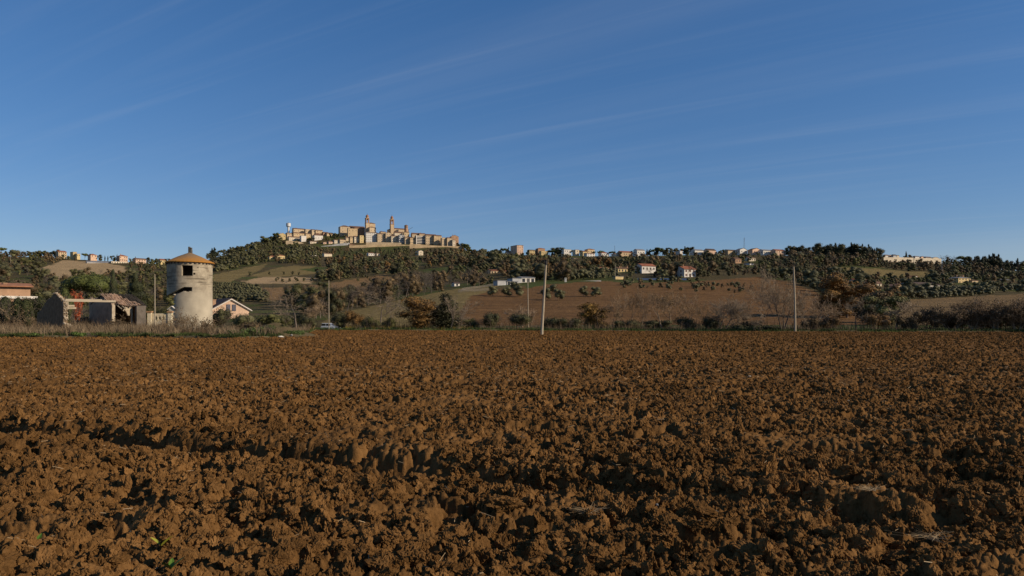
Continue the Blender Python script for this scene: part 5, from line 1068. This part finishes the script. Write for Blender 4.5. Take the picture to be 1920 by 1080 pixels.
# ---- poles
PW = mat('pole_wood', (.30, .235, .155), col2=(.42, .345, .24), scale=3, rough=.95, bump=.01, stretch=(3, 3, .35)); PC = mat('pole_cap', (.04, .035, .03), .2, 3, .5)
def pole(pxb, D, pxt, pyt, r, label, cap=False, bend=0):
    p = at(pxb, D); p.z = min(p.z, .05) if D < 112 else p.z; top = Vector(((pxt - pxb) / F * D, 0, zrow(pyt, D) - p.z)); e = empty('utility_pole', p); tag(e, label, 'pole', 'wooden poles'); m = MB(); n = 7; q0 = Vector((0, 0, -.5))
    for i in range(n):
        t = (i + 1) / n; q1 = top * t + Vector((bend * math.sin(math.pi * t), 0, 0)); m.bar(q0, q1, r * (1 - .35 * i / n), r * (1 - .35 * t), 10); q0 = q1
    m.build('shaft', PW, e)
    if cap:
        MB().bar(top - Vector((0, 0, .35)), top + Vector((0, 0, .12)), r * .8, r * .8, 8).bar(top + Vector((.05, -.05, -.05)), top + Vector((.16, -.1, .3)), .04, .03, 6).bar(top + Vector((-.1, -.05, -.2)), top + Vector((-.2, -.1, .12)), .04, .03, 6).build('insulator', PC, e)
pole(1015.5, 81, 1024, 491, .16, 'tall pole leaning right inside the ploughed field', True)
pole(1491, 101.5, 1488, 500, .15, 'thick weathered pole right of the big bare tree', False, .05)
pole(990.6, 122, 989.6, 523, .085, 'thin straight pole left of the leaning one', False)
pole(616.8, 128, 616.5, 526, .085, 'thin straight pole in front of the white-roofed car')
pole(290.6, 77, 290.3, 514, .06, 'thin pale pole left of the silo')
pole(1154, 450, 1154, 494, .14, 'distant pole by the ochre-green container')
pole(20, 900, 20, 475, .2, 'distant pole on the far left slope')
# ---- car behind the field edge
def car():
    D = 142; p = at(601, D); e = empty('parked_car', (p.x, p.y, p.z - .02), R(-2)); e.scale = (.93, .93, .93); tag(e, 'white-roofed car half hidden behind the field edge', 'car'); Lc = 4.0
    bd = mat('car_paint', (.52, .54, .56), .03, 1, .3, spec=.5); gl = WINM['dark'].materials[0]; ty = mat('tyre', (.015, .015, .015), .1, 2, .9); dk = mat('car_trim', (.03, .03, .035), .1, 1, .5)
    low = [(0, .32), (.05, .62), (.1, .95), (2.7, .98), (3.85, .80), (3.98, .62), (4.0, .32)]
    MB().prism(low, 0, 1.68).build('body', bd, e); MB().prism([(.12, .95), (.28, 1.42), (2.05, 1.42), (2.72, .975)], .10, 1.58).build('cabin', dk, e)
    MB().prism([(.2, 1.42), (.42, 1.52), (1.8, 1.52), (2.14, 1.42)], .06, 1.62).build('roof', mat('car_white_paint', (.78, .78, .77), .02, 1, .3, spec=.5), e)
    for x0, x1, x2, x3 in ((.32, .42, 1.0, 1.0), (1.08, 1.08, 1.95, 2.45)):
        MB().prism([(x0, 1.0), (x1, 1.38), (x2, 1.38), (x3, 1.0)], .085, .102).build('window', gl, e)
    for x in (1.02, 2.0): MB().prism([(x, .97), (x, 1.42), (x + .07, 1.42), (x + .07 + (.5 if x > 1.5 else 0), .97)], .07, .084).build('pillar', bd, e)
    for x in (.78, 3.2):
        for y in (-.02, 1.5):
            w_ = MB(); w_.lathe([(.2, 0), (.33, .02), (.33, .18), (.2, .2)], 16); w_.V = [(a + x, y + c_, b + .33) for a, b, c_ in w_.V]; t_ = w_.build('wheel', ty, e)
            q = MB(); q.lathe([(.19, -.012), (.19, .05), (.05, .05)], 12); q.V = [(a + x, y + c_, b + .33) for a, b, c_ in q.V]; q.build('rim', bd, t_)
    for y in (.12, 1.3): MB().box(3.86, 3.96, y, y + .26, .62, .74).build('headlight', mat('lamp_glass', (.7, .7, .68), .05, 2, .2, spec=.5), e)
car()
e = MB().box(-.06, .06, -.06, .06, -.2, .95).box(-.07, .07, -.07, .07, .95, 1.02).build('marker_post', wm('white')); e.location = at(731.6, 130); tag(e, 'small white marker post under the spreading bare tree', 'post')
# ================================================================== near trees, hedges and weeds
def put(kind, px, base, top, wpx, label, seed, D=None, name=None, cat='tree', group=None, **k_):
    D = D or 125; p = at(px, D); h = zrow(top, D) - p.z; w = wpx / F * D
    if kind == 'bare': me = near_bare(seed, h, **k_); parts = ('trunk', 'twigs')
    else: me = near_leafy(kind, seed, h, **k_); parts = ('trunk', 'crown')
    V = np.empty(len(me[1].vertices) * 3, np.float32); me[1].vertices.foreach_get('co', V); V = V.reshape(-1, 3); cw = np.percentile(V[:, 0], 97) - np.percentile(V[:, 0], 3); ch = np.percentile(V[:, 2], 99.5)
    s = (w / cw, w / cw, h / ch); e = plant(name or ('bare_tree' if kind == 'bare' else KN.get(kind, 'shrub')), me, p - Vector((0, 0, .05)), random.uniform(-.3, .3), s, label, cat, group, parts)
    return e
def bush_lobes(r, n, h, w): return [(r.uniform(-.5, .5) * w * .62, r.uniform(-.4, .4) * w * .5, h * r.uniform(.28, .68), w * r.uniform(.17, .3), w * r.uniform(.17, .3), h * r.uniform(.2, .32)) for _ in range(n)]
def bush(px, top, wpx, leaf, label, seed, D=118, nleaf=2600, ls=.075, core=.6, group='bushes along the field edge', cat='bush', name='bush'):
    p = at(px, D); h = zrow(top, D) - p.z; w = wpx / F * D; r = np.random.default_rng(seed); lo = bush_lobes(r, 8, h, w)
    me = near_leafy('bush', seed, h, nleaf, ls, leaf, True, lo, core); return plant(name, me, p - Vector((0, 0, .05)), 0, 1.0, label, cat, group, ('stems', 'foliage'))
GB = 'leafless trees along the field edge'
put('bare', 556, 610, 541, 62, 'spreading grey leafless tree left of the car', 21, 128, group=GB, kids=(4, 5, 5, 4), spread=.6)
put('bare', 712, 612, 549, 66, 'wide low-forked leafless tree over the marker post', 22, 128, group=GB, spread=.66, up=.2)
put('bare', 860, 614, 562, 44, 'thin leafless tree right of the dark ivy-clad tree', 23, 122, group=GB)
put('bare', 812, 614, 566, 36, 'thin leafless tree between the russet and the ivy-clad tree', 24, 124, group=GB)
put('bare', 845, 614, 556, 40, 'pale leafless tree in front of the dark ivy-clad tree', 25, 117, group=GB)
put('bare', 1467, 618, 508, 104, 'big leafless tree with dark forked trunk left of the thick pole', 26, 106, group=GB, r0=.22, spread=.55, kids=(5, 5, 5, 5), twig=.02, stems=3, trunk=.36)
put('bare', 1605, 612, 556, 56, 'pale leafless tree with crooked limbs right of the dark track', 27, 112, group=GB, spread=.66)
put('bare', 1680, 616, 564, 46, 'pale leafless tree in russet bushes right of the track', 28, 108, group=GB)
for i, (x, t_, w_, D_) in enumerate(((1168, 538, 34, 124), (1186, 546, 30, 121), (1204, 537, 42, 119), (1216, 545, 34, 123), (1243, 548, 44, 118), (1258, 552, 36, 124), (1272, 545, 44, 120), (1295, 552, 38, 116), (1148, 556, 30, 122), (1315, 560, 34, 121))):
    put('bare', x, 616, t_, w_, ('sapling-thin leafless tree, number %s from the golden bush' % ['second', 'third', 'fourth', 'fifth', 'sixth', 'seventh', 'eighth', 'ninth', 'nearest', 'last'][i]).replace('number ', ''), 40 + i, D_, group='thin leafless trees in the middle hedge', stems=2 if i % 3 == 0 else 1, r0=.11, twig=.02, twm=BROWNTWIG, leafy='orange' if i % 2 else 'brown', nleaf=900, kids=(4, 4, 4, 4))
put('bare', 1354, 616, 557, 66, 'broad many-stemmed leafless shrub left of the big bare tree', 60, 112, group=GB, stems=5, trunk=.4)
put('bare', 1410, 617, 590, 40, 'low leafless shrub beside the big bare tree', 61, 110, group=GB, stems=4, trunk=.4)
put('bare', 1525, 617, 552, 60, 'russet leafless tree just right of the thick pole', 62, 118, group=GB, twm=BROWNTWIG, stems=2, r0=.1)
put('bare', 985, 615, 574, 46, 'low leafless thicket behind the thin straight pole', 63, 124, group=GB, stems=4, trunk=.4, twm=BROWNTWIG)
put('bare', 590, 610, 566, 40, 'small leafless tree above the car', 64, 150, group=GB, twm=BROWNTWIG)
for i, (x, t_, w_) in enumerate(((1785, 566, 62), (1826, 558, 66), (1868, 562, 66), (1908, 560, 60), (1950, 562, 60))):
    put('bare', x, 617, t_, w_, 'dense brown shrub with dry leaves, %s of the right-hand hedge' % ('first', 'second', 'third', 'fourth', 'last')[i], 70 + i, 104 - i, name='shrub', cat='bush', group='dense brown shrubs of the right-hand hedge', stems=6, trunk=.42, twm=BROWNTWIG, leafy='brown', nleaf=4200, kids=(4, 5, 5, 4))
    bush(x + 8, t_ + 22, 56, 'brown', 'dark russet undergrowth behind dense shrub, %s from the orange bush' % ('first', 'second', 'third', 'fourth', 'last')[i], 170 + i, 107 - i, 2200, core=.5)
put('mid', 783, 613, 556, 62, 'rounded russet and olive-green tree left of the ivy-clad tree', 80, 120, leafy='orange', nleaf=5200, ls=.085, core=.55, name='autumn_tree')
put('dark', 836, 614, 551, 46, 'dark ivy-clad tree with pointed top at the field edge', 81, 121, nleaf=5200, ls=.09, core=.6, name='evergreen_tree', lobes=[(0, 0, 1.2, 1.5, 1.5, 1.0), (-.3, 0, 2.6, 1.3, 1.3, 1.1), (.3, .1, 3.6, 1.0, 1.0, 1.0), (0, 0, 4.8, .7, .7, .8), (.9, 0, 1.8, .8, .8, .8)])
put('mid', 1121, 615, 568, 50, 'golden autumn bush in the middle hedge', 88, 122, leafy='gold', nleaf=4200, ls=.07, core=.5, name='bush', cat='bush')
put('mid', 628, 575, 540, 34, 'dark green round-headed tree behind the bare trees', 82, 190, leafy='dark', nleaf=3500, ls=.13, name='evergreen_tree')
put('mid', 1588, 575, 515, 78, 'large russet-orange tree behind the pale leafless tree', 83, 210, leafy='orange', nleaf=6000, ls=.17, name='autumn_tree')
put('mid', 1625, 590, 548, 60, 'brown-green tree right of the large russet-orange tree', 84, 170, leafy='brown', nleaf=4500, ls=.13, name='russet_tree')
put('mid', 1655, 600, 555, 56, 'dull green tree above the orange bush on the right', 85, 150, leafy='mid', nleaf=4200, ls=.11, name='broadleaf_tree')
for i, (x, t_, w_, lf, D_, lb) in enumerate((
  (636, 582, 44, 'dark', 130, 'dark green bush right of the car'), (664, 577, 40, 'orange', 130, 'yellow-brown bush right of the dark green one'), (695, 588, 38, 'mid', 126, 'olive-green bush left of the marker post'), (729, 592, 34, 'mid', 130, 'grey-green low bush right of the marker post'),
  (884, 594, 36, 'mid', 120, 'low green bush right of the ivy-clad tree'), (921, 579, 40, 'dark', 119, 'dark round bush with pointed top left of the thin pole'), (971, 584, 56, 'dark', 121, 'wide dark bush behind the thin straight pole'), (1035, 592, 50, 'dark', 120, 'dark low bush right of the leaning pole'), (1068, 592, 44, 'dark', 119, 'dark bush left of the golden bush'),
  (1175, 597, 60, 'dark', 120, 'dark undergrowth below the first thin trees'), (1230, 597, 64, 'dark', 121, 'dark undergrowth below the middle thin trees'), (1290, 592, 48, 'dark', 117, 'dark bush left of the many-stemmed shrub'), (1332, 588, 46, 'dark', 114, 'dark bush at the foot of the many-stemmed shrub'),
  (1395, 606, 70, 'dark', 109, 'low dark bush line left of the big bare tree'), (1440, 607, 60, 'dark', 108, 'low dark bush at foot of the big bare tree'), (1399, 599, 18, 'brown', 110, 'small round russet bush left of the big bare tree'),
  (1550, 586, 52, 'orange', 113, 'yellow-brown bush right of the thick pole'), (1520, 594, 40, 'brown', 115, 'brown bush at foot of the thick pole'), (1642, 579, 62, 'orange', 112, 'big orange-brown bush right of the pale leafless tree'), (1700, 588, 48, 'brown', 108, 'brown bush below the far pale leafless tree'), (1735, 566, 56, 'brown', 110, 'tall russet bush left of the dense brown shrubs'),
  (575, 590, 44, 'dark', 140, 'dark bush behind the left leafless tree'), (535, 586, 40, 'mid', 140, 'green bush left of the spreading leafless tree'), (500, 580, 60, 'mid', 120, 'broad grey-green bush right of the pink house'), (455, 578, 66, 'olive', 112, 'broad olive-coloured bush below the pink house'), (412, 572, 50, 'dark', 116, 'dark olive bush just right of the silo'), (555, 585, 40, 'dark', 150, 'dark green bush behind the spreading leafless tree'))):
    bush(x, t_, w_, lf, lb, 200 + i, D_)
# far-left evergreens around the ruin
GH = 'evergreens of the hedge left of the ruin'
for i, (x, t_, w_, D_) in enumerate(((-6, 549, 44, 112), (18, 541, 46, 116), (44, 552, 40, 110), (64, 544, 44, 114), (88, 545, 44, 112), (112, 546, 36, 106))):
    bush(x, t_, w_, 'cypress', 'dark dense evergreen, %s of the hedge left of the ruin' % ('first', 'second', 'third', 'fourth', 'fifth', 'last')[i], 300 + i, D_, 5200, .085, .8, GH, 'tree', 'hedge_evergreen')
bush(126, 531, 34, 'pine', 'bright dark-green tree just behind the ruin gable', 310, 130, 4500, .09, .75, None, 'tree', 'evergreen_tree')
put('pine', 166, 560, 513, 70, 'sunlit umbrella pine with broad green crown behind the ruin', 311, 180, nleaf=9000, ls=.15, core=.8)
bush(143, 533, 24, 'rust', 'flame-red autumn tree behind the ruin', 312, 140, 3200, .09, .6, None, 'tree', 'autumn_tree')
put('cypress', 212, 560, 510, 16, 'tall slim cypress right of the umbrella pine', 313, 150, nleaf=5000, ls=.10, core=.95)
put('cypress', 256, 580, 517, 28, 'broad dark cypress behind the right end of the ruin', 314, 140, nleaf=5000, ls=.10, core=.95)
put('conifer', 272, 585, 521, 34, 'loose green conifer between the ruin and the thin pole', 315, 160, nleaf=4000, ls=.14, leafy='mid', name='conifer_tree', core=.5)
bush(186, 556, 50, 'mid', 'olive-green bush seen above the beam of the ruin', 316, 135, 3000, .09, .6, None)
bush(175, 578, 40, 'dark', 'dark bush growing inside the ruin', 317, 92, 2500, .06, .6, None)
bush(150, 596, 90, 'brown', 'brown brambles inside the ruin', 318, 88, 3000, .05, .4, None)
bush(310, 566, 40, 'mid', 'green thicket behind the thin pale pole', 319, 115, 3000, .08, .6, None)
bush(300, 607, 50, 'brown', 'brown brambles in front of the pierced wall', 320, 84, 2600, .05, .3, None)
# dry stems round the silo and the ruin
GD = 'dry leafless shrubs at the silo'
for i, (x, t_, w_, D_, lb) in enumerate(((338, 576, 40, 80, 'dry brown shrub climbing the left foot of the silo'), (362, 590, 36, 78, 'dry brown shrub in front of the silo'), (384, 594, 28, 77, 'dry shrub with curled leaves at right foot of the silo'), (318, 590, 34, 79, 'dry shrub between silo and pierced wall'), (50, 574, 40, 88, 'grey dry shrub left of the ruin gable'), (78, 584, 34, 84, 'dry shrub against the ruin gable'), (230, 592, 40, 79, 'dry bramble before the black ruin opening'))):
    put('bare', x, 620, t_, w_, lb, 400 + i, D_, name='shrub', cat='bush', group=GD, stems=5, trunk=.42, twm=BROWNTWIG, leafy='brown', nleaf=700, levels=3, kids=(4, 4, 4), twig=.011, r0=.05)
# ---- grasses and weeds: uncountable
def blades(name, n, px, dlo, dhi, hr, wd, m, lean=.25, dens=None):
    x = RNG.uniform(px[0], px[1], n); e_ = edge_d(x); D = np.maximum(e_ + RNG.uniform(dlo, dhi, n) + 2 * (vnoise(x / 9, x * 0, 5) - .5) * (dlo > 0), e_ + .15); X = (x - 960) / F * D; k_ = (fbm(X / 1.6, D / 1.6, 3, 66) > (dens or 0)) & ((x < 588) | (x > 648) | (hr[1] < .5)); X, D = X[k_], D[k_]; n = len(X)
    Z = gz(X, D) + .05; h = RNG.uniform(*hr, n) * (.55 + .9 * vnoise(X / 1.3, D / 1.3, 8)); a = RNG.uniform(0, 6.28, n); ln_ = RNG.normal(0, lean, (n, 2)) * h[:, None]
    w = wd * RNG.uniform(.6, 1.4, n); b = np.stack([X, D, Z], 1); off = np.stack([np.cos(a) * w, np.sin(a) * w, 0 * w], 1); mid = b + np.stack([ln_[:, 0] * .35, ln_[:, 1] * .35, h * .6], 1); tip = b + np.stack([ln_[:, 0], ln_[:, 1], h], 1)
    V = np.stack([b - off, b + off, mid + off * .7, mid - off * .7, tip], 1).reshape(-1, 3); i = (np.arange(n) * 5)[:, None]
    me = mesh_np(name, V, i + np.array([[0, 1, 2, 3]]), i + np.array([[3, 2, 4]]), mats=(m,)); o = link(bpy.data.objects.new(name, me)); tag(o, kind='stuff'); return o
DRY = mat('dry_grass', (.13, .088, .048), col2=(.25, .18, .105), scale=.5, island=.35); GRN = mat('green_grass', (.028, .042, .010), col2=(.065, .080, .02), scale=.4, island=.35); RUS = mat('russet_grass', (.085, .055, .03), col2=(.15, .10, .055), scale=.5, island=.4)
blades('dry_grass', 24000, (-160, 335), 1.5, 13, (.25, 1.15), .016, DRY, .28)
blades('russet_stalks', 9000, (-160, 400), 4, 14, (.4, 1.5), .014, RUS, .22)
blades('green_grass', 16000, (-160, 575), .1, 3.2, (.12, .42), .02, GRN, .4, .35)
blades('dry_grass', 9000, (390, 580), 1.5, 12, (.3, .9), .018, DRY, .35, .4)
blades('green_grass', 20000, (575, 2150), .2, 4.0, (.12, .42), .03, GRN, .35, .3)
blades('dry_grass', 8000, (575, 2150), 2, 14, (.2, .8), .022, RUS, .3, .4)
blades('hedge_undergrowth', 8000, (575, 2150), 4, 16, (.4, 1.8), .022, RUS, .3, .38)
blades('yellow_weeds', 5000, (575, 900), 2, 16, (.2, .75), .035, mat('yellow_leaves', (.20, .125, .015), col2=(.13, .11, .02), scale=.4, island=.35), .4, .5)
# the heap of earth and weeds at the end of the bank
def heap():
    n = 60; p = at(515, 73); u = np.linspace(-1, 1, n); A, B = np.meshgrid(u, u); X = A * 5.2; Y = B * 3.2; rr = np.sqrt(A * A + B * B)
    Z = np.clip(1 - rr, 0, 1) ** 1.2 * 1.5 + .35 * (fbm(X, Y, 4, 4) - .45) * np.clip(1.2 - rr, 0, 1) * 1.4 - .15; i, j = np.meshgrid(np.arange(n - 1), np.arange(n - 1)); a = (j * n + i).ravel()
    me = mesh_np('earth_bank', np.stack([X.ravel(), Y.ravel(), Z.ravel()], 1), np.stack([a, a + 1, a + n + 1, a + n], 1), mats=(mat('bank_earth', (.085, .07, .03), col2=(.13, .085, .04), scale=1.4, rough=1, bump=.05),), smooth=True)
    o = link(bpy.data.objects.new('earth_bank', me)); o.location = p; tag(o, kind='structure')
heap()
for i, (x, t_, w_, D_, lf, lb) in enumerate(((445, 614, 40, 69, 'weed', 'green weed clump at the foot of the bank, leftmost'), (470, 610, 40, 70.5, 'weed', 'green weed clump in the middle of the bank foot'), (500, 606, 34, 71, 'weed', 'green weed clump high on the earth bank'), (530, 604, 28, 73, 'mid', 'leafy green shrub on top of the earth bank'), (552, 616, 36, 72, 'weed', 'green weed clump at the right end of the bank'), (150, 620, 30, 69.5, 'weed', 'green nettle clump in the grass before the ruin'), (60, 622, 28, 69, 'weed', 'green nettle clump at the far left grass edge'), (480, 600, 60, 76, 'brown', 'dry brown thicket on the earth bank'), (430, 604, 50, 75, 'brown', 'dry brown thicket right of the silo foot'))):
    bush(x, t_, w_, lf, lb, 500 + i, D_, 1800, .05, .45, 'weeds of the grass bank', 'weed', 'weed_clump')
STONE = mat('pale_stone', (.45, .40, .32), col2=(.58, .53, .45), scale=4, rough=.9, bump=.02)
def fieldpt(px, py):
    D = EYE * F / (py - HOR)
    for _ in range(3): D = (EYE - float(field_z(np.array([(px - 960) / F * D]), np.array([D]))[0])) * F / (py - HOR)
    X = (px - 960) / F * D; return Vector((X, D, float(field_z(np.array([X]), np.array([D]))[0])))
def boulder(px, py, s, label, mtl=STONE, D=None, name='stone', cat='stone', sq=(1, .8, .6), sub=3, seed=0, tilt=(0, 0)):
    me = clod_mesh(700 + seed, sub); me.materials.clear(); me.materials.append(mtl); o = link(bpy.data.objects.new(name, me)); p = fieldpt(px, py) if D is None else at(px, D)
    o.location = p + Vector((0, 0, s * sq[2] * .35)); o.scale = (s * sq[0], s * sq[1], s * sq[2]); o.rotation_euler = (tilt[0], tilt[1], seed); tag(o, label, cat); return o
boulder(526, 0, .27, 'pale rock at the foot of the earth bank', D=69.6, sq=(1.2, .7, .5), seed=1); boulder(547, 0, .3, 'tilted reddish slab on the earth bank', D=71, sq=(1.2, .5, .8), seed=2, tilt=(.4, .5))
for i, (x, y, s, lb) in enumerate(((1066, 997, .028, 'round cream pebble on the soil right of centre'), (1232, 970, .022, 'left one of two cream pebbles close together'), (1243, 967, .026, 'right one of two cream pebbles close together'), (208, 1038, .03, 'small tan pebble near the lower left'), (394, 1008, .018, 'tiny pinkish pebble at lower left'), (87, 838, .03, 'pale chip of stone near the furrow on the left'), (1406, 706, .05, 'lone white pebble far out in the field'), (1590, 752, .05, 'pale pebble in the right half of the field'))):
    boulder(x, y, s, lb, name='pebble', cat='pebble', seed=10 + i, sub=2)
# notable clods
for i, (x, y, s, sq, lb) in enumerate(((366, 842, .17, (.55, .4, 1.35), 'upright slab-like clod beside the dark furrow'), (382, 838, .17, (.5, .5, 1.4), 'second upright clod touching the slab-like one'), (155, 826, .14, (.8, .6, .9), 'pointed clod at the left end of the furrow'), (690, 874, .10, (.7, .5, 1.2), 'small standing clod in the furrow left of centre'), (945, 985, .19, (1, .8, .9), 'large pale block clod left of the cream pebble'), (885, 915, .17, (1, .8, .8), 'smooth-faced large clod below the furrow'), (1000, 1000, .2, (1.1, .8, .8), 'broad cracked clod beside the round cream pebble'), (1310, 970, .19, (1, .9, .8), 'rounded clod at lower right of centre'), (1440, 935, .2, (.6, .5, 1.4), 'tall leaning clod on the right'), (1520, 975, .20, (1.1, .9, .8), 'largest crumbly clod on the right'), (1630, 985, .2, (1.1, .9, .8), 'crumbly clod right of the largest one'), (1690, 1060, .16, (1, .8, .8), 'block clod at the lower right edge of the picture'), (1405, 1060, .2, (1.2, .9, .8), 'wide clod with straw at lower right'), (1180, 905, .18, (.9, .7, 1), 'steep clod in the middle right of the field'), (460, 1030, .14, (1, .8, .8), 'pale block clod near the yellow leaf'), (1260, 1055, .16, (1, .9, .8), 'block clod at bottom just right of centre'), (735, 1000, .16, (1, .8, .9), 'rough clod left of the large pale block'))):
    boulder(x, y, s * .72, lb, CLODM, name='soil_clod', cat='clod', seed=40 + i, sub=5, sq=sq, tilt=(random.uniform(-.3, .3), random.uniform(-.3, .3)))
# straw and seedlings
def straw():
    n = 7000; X, Y = wedge(n, 3.6, 26); a = RNG.uniform(0, 6.28, n); l_ = RNG.uniform(.012, .06, n); w = RNG.uniform(.001, .0022, n) * np.clip(Y / 12, 1, 1.8); Z = field_z(X, Y) + .03; d = np.stack([np.cos(a) * l_, np.sin(a) * l_, RNG.normal(0, .3, n) * l_], 1); c = np.stack([X, Y, Z], 1); s_ = np.stack([-np.sin(a) * w, np.cos(a) * w, w], 1)
    me = mesh_np('straw', np.stack([c - d - s_, c + d - s_, c + d + s_, c - d + s_], 1).reshape(-1, 3), np.arange(4 * n).reshape(-1, 4), mats=(mat('straw_stalk', (.27, .18, .09), col2=(.42, .31, .18), scale=3, island=.3),)); tag(link(bpy.data.objects.new('straw', me)), kind='stuff')
straw()
def seedling(px, py, s, n, col, label, seed):
    r = random.Random(seed); p = fieldpt(px, py); e = empty('seedling', p + Vector((0, 0, .02))); tag(e, label, 'seedling')
    for i in range(n):
        a = i * 6.28 / n + r.uniform(-.3, .3); v = [(0, 0, 0)]; L_ = s * r.uniform(.8, 1.2); fs = []; vs = []
        for j in range(5):
            t = j / 4; w = L_ * .24 * math.sin(math.pi * (.12 + .86 * t)); rr = L_ * t * .8; zz_ = L_ * (.9 * t - .25 * t * t); c = Vector((math.cos(a) * rr, math.sin(a) * rr, zz_)); sd = Vector((-math.sin(a), math.cos(a), 0)) * w; vs += [c - sd, c + Vector((0, 0, -w * .3)), c + sd]
        for j in range(4): fs += [(3 * j, 3 * j + 1, 3 * j + 4, 3 * j + 3), (3 * j + 1, 3 * j + 2, 3 * j + 5, 3 * j + 4)]
        MB().add(vs, fs).build('leaf', col, e)
LFG = mat('seedling_green', (.09, .16, .02), .2, 9, .6); LFY = mat('seedling_yellow', (.28, .27, .03), .2, 9, .6)
seedling(303, 1046, .10, 2, LFY, 'single yellow-green leaf standing at lower left', 1); seedling(320, 1076, .09, 3, LFG, 'two-leaved green seedling at the bottom edge', 2); seedling(68, 1020, .07, 4, LFG, 'small green seedling at far lower left', 3); seedling(1716, 875, .10, 2, LFY, 'pale green leaf on the soil at the right', 4)
for i, (x, y, lb) in enumerate(((1105, 955, 'grey tuft of dead roots right of the standing clods'), (1745, 1030, 'pale tuft of dead straw at lower right'), (1630, 960, 'thin straw tuft on the crumbly clod'))):
    p = fieldpt(x, y); sg = [((random.gauss(0, .04), random.gauss(0, .04), 0), (random.gauss(0, .09), random.gauss(0, .07), random.uniform(.0, .05)), .0015, .0008) for _ in range(60)]
    V, Q = segs_arr(sg, 3); o = link(bpy.data.objects.new('straw_tuft', mesh_np('straw_tuft', V, Q, mats=(MATS['straw_stalk'],)))); o.location = p + Vector((0, 0, .06)); tag(o, lb, 'straw tuft')
